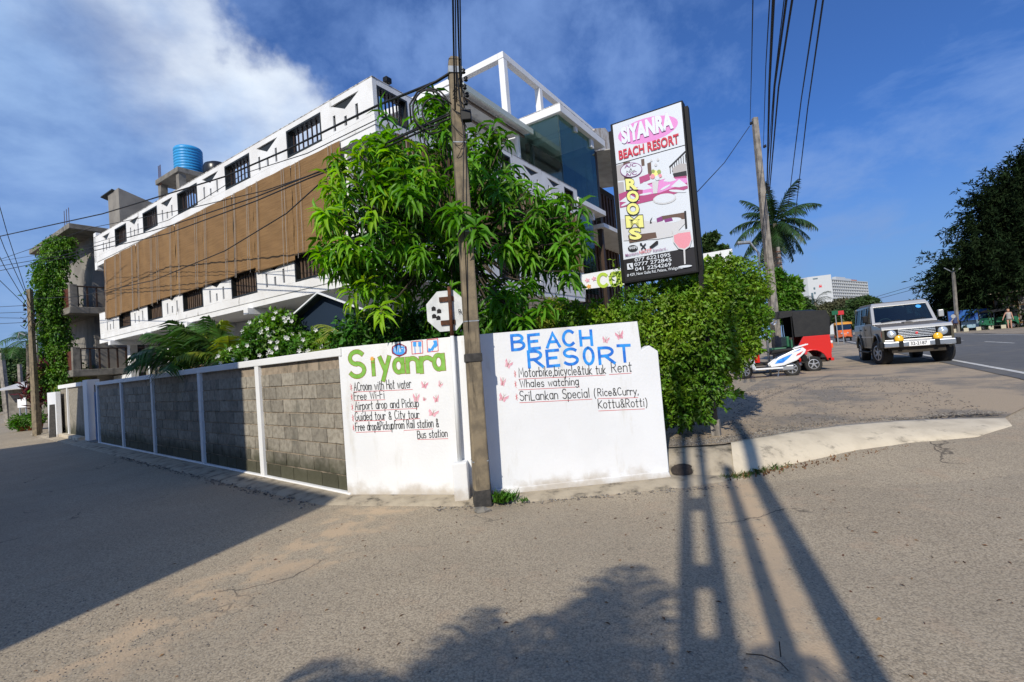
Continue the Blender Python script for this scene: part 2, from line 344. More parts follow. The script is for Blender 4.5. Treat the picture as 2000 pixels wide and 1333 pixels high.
def scatter(P,Dv,Nv,L,Wd,tpl=SMALL):
    """leaves: origin P, direction Dv, rough normal Nv (arrays), length L, width Wd (arrays or numbers)"""
    P=np.asarray(P,float); n=len(P); Dv=Dv/np.linalg.norm(Dv,axis=1,keepdims=True)
    B=np.cross(Nv,Dv); B/=np.linalg.norm(B,axis=1,keepdims=True)+1e-9; Nn=np.cross(Dv,B)
    L=np.broadcast_to(L,n)[:,None,None]; Wd=np.broadcast_to(Wd,n)[:,None,None]
    T,Fc=tpl; V=P[:,None,:]+Dv[:,None,:]*T[None,:,0:1]*L+B[:,None,:]*T[None,:,1:2]*Wd+Nn[:,None,:]*T[None,:,2:3]*L
    k=len(T); FF=(Fc[None]+(np.arange(n)*k)[:,None,None]).reshape(-1,3)
    return V.reshape(-1,3),FF
def rdir(n,zb=0):
    d=rng.normal(size=(n,3)); d[:,2]+=zb; return d/np.linalg.norm(d,axis=1,keepdims=True)
def blobpts(blobs,n,shell=.55,jag=.25):
    """points in ellipsoids (cx,cy,cz,rx,ry,rz), mostly near the surface, clumped"""
    vol=np.array([b[3]*b[4]*b[5] for b in blobs])**.66; vol/=vol.sum(); out=[];nor=[]
    for b,w in zip(blobs,vol):
        k=max(8,int(n*w)); d=rdir(k); 
        cl=rdir(max(10,int(14+k/160))); idx=(d@cl.T).argmax(1); near=(d*cl[idx]).sum(1)
        bump=1+jag*(near-near.mean())/(near.std()+1e-6)*.45+rng.normal(0,.05,k)
        r=(shell+(1-shell)*rng.random(k)**.5)*bump
        out.append(np.array(b[:3])+d*r[:,None]*np.array(b[3:6])); nor.append(d)
    return np.concatenate(out),np.concatenate(nor)
def foliage(name,blobs,n,size,m,parent=None,shell=.55,jag=.25,tpl=SMALL,droop=.2,aspect=.5):
    P,nr=blobpts(blobs,n,shell,jag); k=len(P)
    dv=nr*.6+rdir(k)*.9; dv[:,2]-=droop; nv=nr+rdir(k)*.8; nv[:,2]+=.5
    V,Fc=scatter(P,dv,nv,size*(.7+.6*rng.random(k)),size*aspect*(.7+.6*rng.random(k)),tpl)
    return npmesh(name,V,Fc,m,parent,'stuff')
def sprays(name,blobs,ns,per,L,size,m,parent=None,out=.8,up=.1,aspect=.35,shell=.6,jag=.4,droop=.2):
    """leafy shoots: little lines of leaves growing outwards from the surface of the blobs"""
    P,nr=blobpts(blobs,ns,shell,jag); k=len(P); d=nr*out+rdir(k)*.6; d[:,2]+=up; d/=np.linalg.norm(d,axis=1,keepdims=True)
    f=rng.random((k,per)); ll=L*(.5+rng.random(k))[:,None]
    Q=P[:,None,:]+d[:,None,:]*(f*ll)[:,:,None]; Q[:,:,2]-=droop*(f*ll)*f; Q=Q.reshape(-1,3); n=len(Q)
    dv=np.repeat(d,per,0)*.7+rdir(n)*.75; dv[:,2]-=droop; nv=rdir(n); nv[:,2]+=.8
    V,Fc=scatter(Q,dv,nv,size*(.6+.8*rng.random(n)),size*aspect*(.7+.6*rng.random(n)))
    return npmesh(name,V,Fc,m,parent,'stuff')
# ---------------------------------------------------------------- lie of the land
def sst(x,a,b):
    t=min(1,max(0,(x-a)/(b-a))); return t*t*(3-2*t)
def G(x,y):
    t=y+.35*(x-2); return sst(x,0,2)*float(np.interp(t,[5.9,7.2,9.5,12,20,55,80],[0,.15,.30,.42,.5,.8,.85]))
RD=Vector((.5,.866,0)); RN=Vector((.866,-.5,0))
def sheet(name,P,m,kind='structure'):
    r,c=len(P),len(P[0]); b=MB(); b.v=[tuple(p) for row in P for p in row]
    b.f=[(i*c+j,i*c+j+1,(i+1)*c+j+1,(i+1)*c+j) for i in range(r-1) for j in range(c-1)]
    o=b.build(name,m,fixn=False); me=o.data
    if me.polygons[0].normal.z<0: me.flip_normals()
    o['kind']=kind; return o
xs=np.concatenate([[-900,-300,-120,-60,-35,-22],np.arange(-14,26,.5),[28,32,38,46,60,80,130,300,900]])
ys=np.concatenate([[-300,-60,-20,-10],np.arange(-4,26,.5),[28,32,38,46,60,80,130,300,1200]])
sheet('ground',[[(x,y,G(x,y)) for x in xs] for y in ys],M['asphalt'])
# ---------------------------------------------------------------- gravel lot, apron kerb, main road
bot=[(1.72,5.86,0),(2.39,5.80,0),(2.85,5.86,.02),(3.5,5.98,.05),(4.2,6.12,.09),(4.85,6.18,.13),(5.7,6.12,.165),(6.45,6.42,.19)]
top=[(1.72,6.40,.29),(2.60,6.30,.29),(3.10,6.50,.29),(3.75,6.72,.295),(4.5,6.86,.30),(5.35,6.90,.295),(6.2,6.92,.265),(6.75,6.80,.235)]
def lotz(x,y): return max(.29*(1-sst(x,5.2,7.4)),G(x,y))+.012
lot=[]
for i in range(0,34):
    f=i/33; row=[]
    for j in range(0,29):
        g=j/28*7; k=min(6,int(g)); w=g-k; a=Vector(top[k])*(1-w)+Vector(top[k+1])*w
        # far row lies along the near edge of the main road
        e=RN*3.75+RD*(60-48.5*(j/28)); e.z=0
        p=a*(1-f**1.5)+e*(f**1.5); row.append((p.x,p.y,lotz(p.x,p.y) if i else a.z+.002))
    lot.append(row)
sheet('gravel_lot',lot,M['gravel'])
rd=[]
for i in range(0,130):
    s=-14+i*1.5; rd.append([((RN*n+RD*s).x,(RN*n+RD*s).y,lotz(*(RN*n+RD*s).xy)+.010) for n in np.linspace(3.7,11.6,7)])
sheet('main_road',rd,M['road'])
def onroad(n,s): p=RN*n+RD*s; return lotz(p.x,p.y)+.016
for k,(n0,n1,segs) in enumerate([(4.02,4.15,[(4,60)]),(7.9,8.0,[(14+q*7,17.6+q*7) for q in range(8)]),(11.0,11.1,[(10,90)])]):
    b=MB()
    for s0,s1 in segs:
        m=max(1,int((s1-s0)/1.0))
        for i in range(m):
            a,c=s0+(s1-s0)*i/m,s0+(s1-s0)*(i+1)/m; q=[RN*n0+RD*a,RN*n1+RD*a,RN*n1+RD*c,RN*n0+RD*c]
            b.add([(p.x,p.y,onroad((n0+n1)/2,(a if z in(0,1) else c))) for z,p in enumerate(q)],[(0,1,2,3)])
    o=b.build('road_line',M['line'],fixn=True); o['kind']='structure'
    if o.data.polygons[0].normal.z<0: o.data.flip_normals()
vg=[]
for i in range(0,90):
    s=-14+i*2.2; vg.append([((RN*n+RD*s).x,(RN*n+RD*s).y,G(*(RN*n+RD*s).xy)+.03+.02*math.sin(i*1.7+n)) for n in (11.6,13,15,18,24,34)])
sheet('sandy_verge',vg,M['verge'])
# whitewashed kerb: sloping face, rounded shoulder
ap=[]
for j in range(29):
    g=j/28*7; k=min(6,int(g)); w=g-k; a=Vector(bot[k])*(1-w)+Vector(bot[k+1])*w; c=Vector(top[k])*(1-w)+Vector(top[k+1])*w
    row=[(a.x,a.y-.02,a.z-.15)]
    for f,zz in ((0,0),(.18,.42),(.42,.74),(.66,.93),(.85,1.0),(1,1.0)):
        p=a*(1-f)+c*f; row.append((p.x,p.y+.006*math.sin(j*1.3+f*5),a.z+(c.z-a.z)*zz*(1-.12*sst(j,18,28))+.010))
    row.append((c.x,c.y+.03,c.z-.1)); ap.append(row)
def apsheet(name,rows,m):
    o=sheet(name,rows,m,'structure'); o.data.shade_smooth(); return o
j0=next(i for i in range(29) if ap[i][1][0]>=2.42)
apsheet('limewashed_kerb',ap[j0:],M['apron'])
apsheet('old_concrete_kerb',[[(x,y,z-.02*(1 if 0<q<7 else 0)) for q,(x,y,z) in enumerate(r)] for r in ap[:j0+1]],M['apronold'])
# strip of broken concrete between the walls and the lane
def strip(name,pts,m,seed=1):
    r=random.Random(seed); P=[]
    for i in range(len(pts)-1):
        (a,b),(c,d)=pts[i],pts[i+1]; n=max(2,int((Vector(c)-Vector(a)).length/.14))
        for k in range(n if i<len(pts)-2 else n+1):
            w=k/n; p=Vector(a)*(1-w)+Vector(c)*w; q=Vector(b)*(1-w)+Vector(d)*w; e=r.uniform(-.025,.025); z=r.uniform(-.006,.006)
            dd=(q-p); row=[(p.x,p.y,p.z),(p.x+dd.x*.5,p.y+dd.y*.5,(p.z+q.z)/2+.012+z),(p.x+dd.x*.86,p.y+dd.y*.86,q.z+.02+z)]
            row.append((q.x+dd.x*e,q.y+dd.y*e*3,q.z-.02)); P.append(row)
    return apsheet(name,P,m)
aw=rad(140.7176); DW=Vector((math.cos(aw),math.sin(aw),0)); NW=Vector((DW.y,-DW.x,0))   # along the long wall, and away from the lane
WP=3.42
def wp(a,p=0,z=0): return DW*a+NW*(WP+p)+Vector((0,0,z))
strip('gutter_edge',[(wp(30,0,.07),wp(30,-.5,0)),(wp(8,0,.06),wp(8,-.42,0)),(wp(5.7,0,.055),wp(5.75,-.36,0)),((-.95,5.86,.05),(-1.02,5.56,0)),((-.42,5.74,.045),(-.45,5.42,0)),((.6,5.80,.05),(.62,5.45,0)),((1.75,5.90,.06),(1.85,5.52,0)),((2.45,5.85,.02),(2.55,5.62,-.005))],M['apronold'])
# ---------------------------------------------------------------- block boundary wall along the lane
WH=1.92
bw=thing('boundary_wall','long grey block wall in white concrete frames running down the lane','wall',wp(5.65),aw)
# local: x along the wall, y towards the lane (-NW)  -> local y = +, since DW x Z = NW means left normal is -NW
posts=[5.66,8.13,10.72,13.8,16.6,19.45]
vm=[]
for q in range(5):
    b=MB(); jx=[random.uniform(-.006,.006) for _ in range(8)]
    b.hexa([(-.195+jx[0],-.03,-.09),(.195+jx[1],-.03,-.09+jx[2]),(.195,.03,-.09),(-.195,.03,-.09)],[(-.195+jx[3],-.03,.09+jx[4]),(.195+jx[5],-.03,.09+jx[6]),(.195,.03,.09),(-.195,.03,.09)])
    me=b.build('block',M['block']); vm.append(me.data); bpy.data.objects.remove(me)
nb=0; far=MB()
for i in range(5):
    x0,x1=posts[i]-5.65+.10,posts[i+1]-5.65-.06
    pm=MB().box(x0-.02,x1+.02,-.13,-.045,.02,WH-.1); pm.build('mortar_panel',M['mortar'],bw)
    zz=.17; row=0
    while zz<WH-.16:
        xx=x0+(0 if row%2 else -.2)
        while xx<x1:
            a,c=max(xx,x0),min(xx+.405,x1)
            if c-a>.07:
                if nb<300:
                    o=bpy.data.objects.new('block',random.choice(vm)); COL.objects.link(o); o.parent=bw
                    o.location=((a+c)/2,-.064+random.uniform(-.003,.004),zz); o.scale=((c-a-.016)/.39,1,1); o.rotation_euler=(random.uniform(-.008,.008),random.uniform(-.008,.008),random.uniform(-.005,.005)); nb+=1
                else: far.box(a+.008,c-.008,-.05,-.034+random.uniform(-.003,.004),zz-.09,zz+.09)
            xx+=.405
        zz+=.2; row+=1
if far.v: far.build('block_courses',M['block'],bw,kind='stuff')
for i,p in enumerate(posts):
    if i==0: continue
    MB().box(p-5.65-.065,p-5.65+.065,-.135,.012,.075,WH-.105).build('post',M['white'],bw,bevel=.006)
MB().box(-.02,posts[-1]-5.65+.08,-.14,.016,WH-.105,WH).build('coping',M['white'],bw,bevel=.008)
MB().box(-.02,posts[-1]-5.65+.08,-.14,.02,-.05,.075).build('footing',M['white'],bw,bevel=.012)
# gate and the bit of wall beyond it
gt=thing('blue_gate','narrow blue metal gate set back between white pillars in the block wall','gate',wp(19.5),aw)
MB().box(.1,1.05,-.16,-.12,.08,1.62).build('gate_leaf',mk('blue_gate_paint',(.06,.17,.36),(.04,.12,.27),5,.5),gt)
for k in range(4): MB().box(.16+k*.22,.30+k*.22,-.12,-.105,.2,1.5).build('pressed_panel',M['black'] if 0 else bpy.data.materials['blue_gate_paint'],gt)
MB().box(.1,1.05,-.15,-.13,1.62,1.86).build('grille',M['frame'],gt)
MB().box(.08,1.12,-.30,.1,-.02,.08).build('threshold',M['concrete'],gt)
gp=thing('white_gate_pillar','wide white pillar on the far side of the blue gate','pillar',wp(21.1),aw)
MB().box(-.42,.20,-.30,.03,0,2.04).build('shaft',M['white'],gp,bevel=.01)
w2=thing('far_block_wall','short pale block wall with white coping beyond the gate pillar','wall',wp(21.7),aw)
MB().box(0,4.2,-.13,-.04,0,1.86).build('blockwork',M['block'],w2); MB().box(0,4.3,-.15,.02,1.86,2.0).build('coping',M['white'],w2,bevel=.01)
MB().box(2.55,2.68,-.14,.01,0,1.86).build('post',M['white'],w2); MB().box(0,4.3,-.14,.16,-.02,.16).build('footing',M['apron'],w2,bevel=.03)
# ---------------------------------------------------------------- hand lettering
GL={'A':(6,"0,0 3,10 6,0;1.1,3.8 4.9,3.8"),'B':(5.4,"0,0 0,10;0,10 @2.4,7.7,2.4,2.3,90,-90 0,5.4;0,5.4 @2.6,2.7,2.8,2.7,90,-90 0,0"),
'C':(5.8,"@3.2,5,3.1,5,48,312"),'F':(4.8,"5,10 0,10 0,0;0,5.4 4,5.4"),'G':(6.2,"@3.2,5,3.1,5,48,350 3.6,4.3"),'H':(5.6,"0,0 0,10;5.6,10 5.6,0;0,5 5.6,5"),
'K':(5.2,"0,0 0,10;5,8.5 .4,4.2 5.2,0"),'L':(4.6,"0,10 0,0 4.8,0"),'M':(7.4,"0,0 .6,10 3.7,3 6.8,10 7.4,0"),'P':(5,"0,0 0,10;0,10 @2.2,7.3,2.6,2.7,90,-90 0,4.6"),
'R':(5.2,"0,0 0,10;0,10 @2.2,7.4,2.6,2.6,90,-90 0,4.8;2,4.8 5.2,0"),'S':(5.2,"@2.7,7.5,2.5,2.5,35,265 @2.6,2.6,2.7,2.6,88,-150"),'W':(8,"0,10 2,0 4,8 6,0 8,10"),
'E':(5,"5,10 0,10 0,0 5,0;0,5.2 4,5.2"),'O':(6,"@3,5,3,5,90,450"),'T':(6,"0,10 6,10;3,10 3,0"),
'a':(4.6,"@2.3,3,2.3,3,20,380;4.5,6 4.6,0"),'b':(4.6,"0,10 0,0;@2.3,3,2.3,3,0,360"),'c':(4,"@2.3,3,2.3,3,45,315"),'d':(4.6,"@2.3,3,2.3,3,0,360;4.6,10 4.6,0"),
'e':(4.6,"0.1,3.2 4.5,3.2 @2.3,3,2.2,3,5,320"),'f':(3,"@2.6,8,1.4,2,50,180 1.2,0;0,5.6 2.8,5.6"),'g':(4.6,"@2.3,3,2.3,3,0,360;4.6,6 4.6,-1 @2.3,-1.2,2.3,2,0,-150"),
'h':(4.4,"0,10 0,0;@2.2,3.8,2.2,2.2,170,0 4.4,0"),'i':(1,".5,6 .5,0;.5,8.2 .6,8.8"),'k':(4,"0,10 0,0;3.6,6 .2,2.6 4,0"),'l':(1,".5,10 .5,0"),
'm':(7,"0,6 0,0;@1.75,4,1.75,2,170,0 3.5,0;@5.25,4,1.75,2,170,0 7,0"),'n':(4.4,"0,6 0,0;@2.2,3.8,2.2,2.2,170,0 4.4,0"),'o':(4.6,"@2.3,3,2.3,3,90,450"),
'p':(4.6,"0,6 0,-3.4;@2.3,3,2.3,3,0,360"),'r':(3,"0,6 0,0;@2,3.6,2,2.4,170,40"),'s':(3.8,"@2,4.5,1.7,1.5,35,265 @1.9,1.5,1.9,1.5,88,-150"),
't':(3.4,"1.5,9 1.5,0 3,.2;0,6.2 3.4,6.2"),'u':(4.4,"0,6 @2.2,2.2,2.2,2.2,180,360 4.4,6;4.4,6 4.4,0"),'w':(6,"0,6 1.5,0 3,5 4.5,0 6,6"),'x':(4,"0,6 4,0;4,6 0,0"),
'y':(4.4,"0,6 2.3,.4;4.6,6 1,-3.4"),'&':(5.4,"5.4,0 1.2,6.5 @2.4,7.6,1.4,1.6,200,-30 .9,3.2 @2.3,1.8,2,1.8,150,330 4.8,4"),'-':(3,"0,4 3,4"),'(':(2,"@3,4,3,6.5,120,240"),')':(2,"@-1,4,3,6.5,60,-60"),
',':(1,".7,.6 .2,-1.2"),'.':(1,".4,0 .5,.5"),'1':(2,"0,8 1.2,10 1.2,0"),' ':(3,"")}
def strokes(ch):
    out=[]
    for s in GL[ch][1].split(';'):
        P=[]
        for tk in s.split():
            if tk[0]=='@':
                cx_,cy_,rx,ry,a0,a1=map(float,tk[1:].split(',')); n=max(4,int(abs(a1-a0)/18))
                for i in range(n+1):
                    a=rad(a0+(a1-a0)*i/n); P.append((cx_+rx*math.cos(a),cy_+ry*math.sin(a)))
            else: P.append(tuple(map(float,tk.split(','))))
        if len(P)>1: out.append(P)
    return out
def ribbon(b,P,w,to3,lift,w1=None):
    P=[np.array(p,float) for p in P]; m=len(P); L=[];Rr=[]
    for i in range(m):
        d0=P[i]-P[i-1] if i else P[1]-P[0]; d1_=P[i+1]-P[i] if i<m-1 else P[-1]-P[-2]
        d0=d0/(np.linalg.norm(d0)+1e-9); d1_=d1_/(np.linalg.norm(d1_)+1e-9); t=d0+d1_; ln=np.linalg.norm(t); t=t/ln if ln>.2 else d1_
        nrm=np.array([-t[1],t[0]]); k=1/max(.55,abs(nrm@np.array([-d1_[1],d1_[0]])))
        p=P[i].copy()
        if i==0: p-=t*w*.4
        if i==m-1: p+=t*w*.4
        L.append(p+nrm*w/2*k); Rr.append(p-nrm*w/2*k)
    b.add([to3(*q,lift) for q in L]+[to3(*q,lift) for q in Rr],[(i,i+1,m+i+1,m+i) for i in range(m-1)])
class Face:   # a vertical plane for lettering: (s, z) -> world
    def __init__(s,P0,P1,off=.004):
        s.P=Vector((P0[0],P0[1],0)); s.e=(Vector((P1[0],P1[1],0))-s.P).normalized(); s.n=Vector((s.e.y,-s.e.x,0))
        if s.n.y>0: s.n=-s.n
        s.off=off
    def sz(s,px,py):
        p=onpl(px,py,s.P,s.n); return np.array([(p-s.P).dot(s.e),p.z])
    def to(s,a,z,l=0): 
        p=s.P+s.e*float(a)+s.n*(s.off+l); return Vector((p.x,p.y,float(z)))
    def write(s,txt,p0,p1,cap,sw,m,parent,name='lettering',fit=True,jit=.25,outline=None,adv=1.9):
        """hand-painted line whose baseline runs p0 -> p1 and whose capitals are cap pixels high"""
        a=s.sz(*p0); b_=s.sz(*p1); c=s.sz(p0[0],p0[1]-cap); k=(c[1]-a[1])/10; tot=sum(GL[c_][0]+adv for c_ in txt)-adv
        L=b_[0]-a[0]; kx=L/tot; sl_=(b_[1]-a[1])/L; b=MB(); b2=MB(); x=0; q=0; rr=random.Random(len(txt)*7+int(p0[0])); inv=lm(parent) if parent else (lambda v:v)
        to=lambda x_,z_,l_: inv(s.to(x_,z_,l_))
        for ch in txt:
            dy=rr.uniform(-jit,jit); sc=1+rr.uniform(-.05,.05)
            for st in strokes(ch):
                q+=1; pts=[(a[0]+(x+gx)*kx,a[1]+sl_*(x+gx)*kx+(gy*sc+dy)*k) for gx,gy in st]
                ribbon(b,pts,sw,to,.0008+.00012*(q%9))
                if outline: ribbon(b2,pts,sw+outline[0],to,.0002+.00005*(q%9))
            x+=GL[ch][0]+adv
        if outline: b2.build(name+'_outline',outline[1],parent,fixn=False)
        return b.build(name,m,parent,fixn=False)
    def line(s,p0,p1,w,b,lift=.001,inv=lambda v:v):
        ribbon(b,[s.sz(*p0),s.sz(*p1)],w,lambda x,z,l:inv(s.to(x,z,l)),lift)
    def poly(s,pts,b,lift=.001,inv=lambda v:v):
        P=[s.sz(*p) for p in pts]; tr=tessellate_polygon([[Vector((p[0],p[1],0)) for p in P]])
        b.add([inv(s.to(p[0],p[1],lift)) for p in P],[tuple(t) for t in tr])
INK=mk('black_lettering_paint',(.018,.018,.02),(.05,.05,.05),20,.6); BLU=mk('blue_lettering_paint',(.02,.16,.62),(.03,.30,.80),9,.5,mid=(.42,.58)); GRN=mk('green_lettering_paint',(.17,.40,.05),(.24,.48,.09),16,.5); BRN=mk('brown_outline_paint',(.30,.12,.03),None,rough=.6)
RED=mk('red_lettering_paint',(.62,.04,.05),None,rough=.6); PNK=mk('pink_butterfly_paint',(.78,.46,.52),(.70,.27,.36),26,.6); SKYB=mk('light_blue_lettering_paint',(.05,.33,.80),None,rough=.6); WHT=mk('white_lettering_paint',(.82,.82,.82),None,rough=.6)
def butterfly(face,cx_,cy_,w,h,rot,parent,inv):
    b=MB(); c_,s_=math.cos(rad(rot)),math.sin(rad(rot))
    def T(P): return [(cx_+(x*c_-y*s_)*w/2,cy_+(x*s_+y*c_)*h/2) for x,y in P]
    for i,P in enumerate(([(0,.1),(-.95,-.9),(-1,-.2),(-.7,.15)],[(0,.1),(.95,-.9),(1,-.2),(.7,.15)],[(0,.15),(-.7,.2),(-.6,.9),(-.2,.8)],[(0,.15),(.7,.2),(.6,.9),(.2,.8)])): face.poly(T(P),b,.001+.0001*i,inv)
    o=b.build('painted_butterfly',PNK,parent,fixn=False); b=MB()
    face.line(*T([(0,-.35),(0,.75)]),.005,b,.0018,inv); 
    for sx in (-1,1): face.line(*T([(0,-.3),(sx*.25,-.9)]),.002,b,.0019,inv); face.line(*T([(sx*.1,.1),(sx*.8,-.6)]),.0012,b,.002,inv)
    b.build('butterfly_body',BRN,o,fixn=False)
# left painted panel
A0=(-2.24,6.23); A1=(-.40,5.715)
pa=thing('painted_wall_panel','white painted wall with green lettering and list of room services, left of the pole','wall',(*A1,0),0)
inv=lm(pa); e=(Vector((*A0,0))-Vector((*A1,0))).normalized(); nn=Vector((-e.y,e.x,0)); nn=nn if nn.y>0 else -nn
def quadbox(P0,P1,th,z0,z1,b,inv,n):
    P0=Vector((*P0,0));P1=Vector((*P1,0)); q=[P0,P1,P1+n*th,P0+n*th]
    return b.hexa([inv((p.x,p.y,z0)) for p in q],[inv((p.x,p.y,z1)) for p in q])
quadbox(A0,A1,.16,0.0,1.925,MB(),inv,nn).build('wall_slab',M['panel'],pa,bevel=.006)
fa=Face(A0,A1,.0015)
fa.write('S',(685,737),(712,735),48,.050,GRN,pa,'title_letter',outline=(.012,BRN),jit=0)
fa.write('i',(729.5,732),(731,732),34,.046,GRN,pa,'title_letter',outline=(.012,BRN),jit=0)
fa.write('y',(744,727),(761,726),46,.050,GRN,pa,'title_letter',outline=(.012,BRN),jit=0)
for ch,x0,x1,yy in (('a',771,788,728),('n',797,817,727),('r',824,841,727),('a',849,867,722)): fa.write(ch,(x0,yy),(x1,yy-1),44,.048,GRN,pa,'title_letter',outline=(.012,BRN),jit=0)
sun_=MB(); P=[(727+4.5*math.cos(a*.3927)*(1 if a%2 else .62),701+5*math.sin(a*.3927)*(1 if a%2 else .62)) for a in range(16)]; fa.poly(P,sun_,.0026,inv); sun_.build('sun_dot',mk('orange_paint',(.75,.38,.08),None),pa,fixn=False)
LA=[('ACroom with Hot water',(692,764),(803,758),17),('Free Wi-Fi',(692,782),(751,778),15),('Airport drop and Pickup',(694,801),(818,795),16),('Guided tour & City tour',(694,822),(819,817),16),('Free drop&Pickupfrom Rail station &',(695,842),(857,834),16),('Bus station',(816,857),(874,853),15)]
for t,a,b_,c_ in LA: fa.write(t,a,b_,c_,.0095,INK,pa,'text_line')
ul=MB()
for a,b_ in (((692,766),(806,761)),((692,783),(752,781)),((693,804),(815,798)),((694,823),(752,821)),((770,821),(820,818)),((696,845),(765,842)),((789,841),(846,838)),((816,859),(875,857))): fa.line(a,b_,.005,ul,.0012,inv)
for y in (757,776,796,817,836):
    x=686+(y-757)*.06
    for k in range(3): fa.line((x-2.5*math.cos(k*1.05),y-7*math.sin(k*1.05+.3)),(x+2.5*math.cos(k*1.05),y+7*math.sin(k*1.05+.3)),.004,ul,.0013+k*.0001,inv)
ul.build('red_underline',RED,pa,fixn=False)
# painted pictograms
b=MB(); fa.poly([(780+15*math.cos(t*.5236)*(1+.08*(t%2)),684+12*math.sin(t*.5236)*(1+.12*(t%2))) for t in range(12)],b,.001,inv); b.build('pictogram_edge',mk('dark_red_paint',(.22,.02,.06),None),pa,fixn=False)
b=MB(); fa.poly([(780+12.5*math.cos(t*.5236),684+9.8*math.sin(t*.5236)) for t in range(12)],b,.0016,inv); b.build('pictogram',SKYB,pa,fixn=False)
fa.write('WiFi',(770,689),(791,687),11,.007,WHT,pa,'pictogram_text',jit=0).location.y-=.0018
for x0,y0 in ((804,667),(834,663)):
    b=MB(); R4=[(x0,y0+1),(x0+21,y0-1),(x0+22,y0+23),(x0+1,y0+25)]
    for i in range(4): fa.line(R4[i],R4[(i+1)%4],.008,b,.001+.0002*i,inv)
    b.build('pictogram_edge',RED,pa,fixn=False)
b=MB()
for x in (810,820): fa.line((x,674),(x+1,690),.010,b,.0012,inv); fa.poly([(x-3,668),(x+3,668),(x+3,677),(x-3,677)],b,.0016,inv)
fa.poly([(840,684),(850,668),(854,670),(845,686)],b,.0014,inv); fa.poly([(837,680),(842,682),(841,688),(836,687)],b,.0018,inv); fa.poly([(846,666),(853,665),(855,675),(850,680)],b,.0021,inv)
b.build('pictogram_drawing',SKYB,pa,fixn=False)
for q in ((829,752,14,15,10),(860,751,9,13,30),(813,777,13,19,0),(829,780,7,8,20),(852,779,11,16,-10),(846,807,20,15,15)): butterfly(fa,*q,pa,inv)
# the sign post that stands in front of this panel, white below and rusty above
fz=Face((A0[0],A0[1]-.09),(A1[0],A1[1]-.09),0)
def pp(px,py,z=None): return fz.to(*fz.sz(px,py))
sg=thing('octagonal_road_sign','back of an octagonal stop sign on a rusty post, half hidden behind the concrete pole','road sign',(*pp(905,985).xy,0),0)
inv=lm(sg); p0=pp(905,975); p0.z=.0; pb=pp(898,905); pt=pp(877,560)
bx=p0.xy; MB().box(-.085,.085,-.10,.075,0,.46).build('post_base',M['panel'],sg,bevel=.012)
vx=(pt-pb); mid=pb+vx*((1.93-pb.z)/(pt.z-pb.z))
MB().tube([inv(pb),inv(mid)],.024,10).build('painted_post',M['bluewhite'],sg,smooth=True)
MB().tube([inv(mid),inv(pt)],.022,10).build('rusty_post',M['rust'],sg,smooth=True)
sc=pp(871,607)+Vector((0,.045,0)); ex=Vector((1,-.12,0)).normalized(); R8=.262
oc=[(R8*math.cos(rad(22.5+45*k)),R8*math.sin(rad(22.5+45*k))) for k in range(8)]
def o3(a,z,t): p=sc+ex*a+Vector((0,0,z))+Vector((.12,1,0)).normalized()*t; return inv(p)
MB().prism(oc,o3,0,.004).build('sign_plate',mk('faded_sign_paint',(.66,.68,.68),(.52,.54,.55),7,.5,dirt=(.22,.10,.05),dscale=(9,9,2.5),dlo=.60,dhi=.76),sg)
for z in (.14,-.14): MB().prism([(-.075,z-.028),(.10,z-.028),(.10,z+.028),(-.075,z+.028)],o3,-.02,-.002).build('rusty_bracket',M['rust'],sg)
b=MB()
for k,(dx,dz) in enumerate(((-.155,.035),(-.155,-.055),(-.09,.0),(-.105,-.08))):
    b.prism([(dx-.026,dz-.02),(dx+.026,dz-.02),(dx+.026,dz+.02),(dx,dz+.036),(dx-.026,dz+.02)],o3,-.0022,-.0012)
b.build('black_mark',M['black'],sg)
def ftext(txt,size,name,m,mat4,parent,off=0,ext=.0006,align='LEFT',sx=1,spacing=1):
    cu=bpy.data.curves.new(name,'FONT'); cu.body=txt; cu.size=size; cu.offset=off; cu.extrude=ext; cu.align_x=align; cu.space_character=spacing; cu.resolution_u=3
    o=bpy.data.objects.new('tmp',cu); COL.objects.link(o); me=bpy.data.meshes.new_from_object(o); bpy.data.objects.remove(o)
    me.transform(Matrix.Diagonal((sx,1,1,1))); me.transform(mat4); me.materials.clear(); me.materials.append(m)
    q=bpy.data.objects.new(name,me); COL.objects.link(q); q.parent=parent; return q
M4=Matrix((( ex.x,0,.12,0),(ex.y,0,1,0),(0,1,0,0),(0,0,0,1))); pR=inv(pp(894,612)+Vector((0,.042,0)))
M4.translation=Vector((pR.x,pR.y,pR.z)); ftext('R',.075,'sign_letter',M['black'],M4,sg)
# right painted panel
B0=(-.385,5.735); B1=(1.505,5.845)
pb_=thing('beach_resort_wall','white painted wall with blue BEACH RESORT lettering, right of the pole','wall',(*B0,0),0)
inv=lm(pb_); e=(Vector((*B1,0))-Vector((*B0,0))).normalized(); nn=Vector((-e.y,e.x,0))
pbl=Face(B0,B1,0)
def zt(px,py): return pbl.sz(px,py)
L=(Vector(B1)-Vector(B0)).length
f3=lambda a,z,t: inv(pbl.to(a,z,-t))
ze=zt(1245,628); zs=zt(942,653); g1=zt(1252,684); g2=zt(1268,675); g3=zt(1285,686); g4=zt(1306,912)
out=[(0,0),(g4[0]-.03,0),(g4[0],.12),(g3[0],g3[1]),(g2[0],g2[1]),(g1[0]+.005,g1[1]),(ze[0],ze[1]),(0,zs[1])]
MB().prism(out,f3,0,.17).build('wall_slab',M['panel'],pb_,bevel=.006)
MB().prism([(0.02,.0),(g4[0]+.02,.02),(g4[0]-.02,.13),(0.02,.10)],f3,-.035,-.002).build('plinth',M['panel'],pb_,bevel=.01)
fb=Face(B0,B1,.0015)
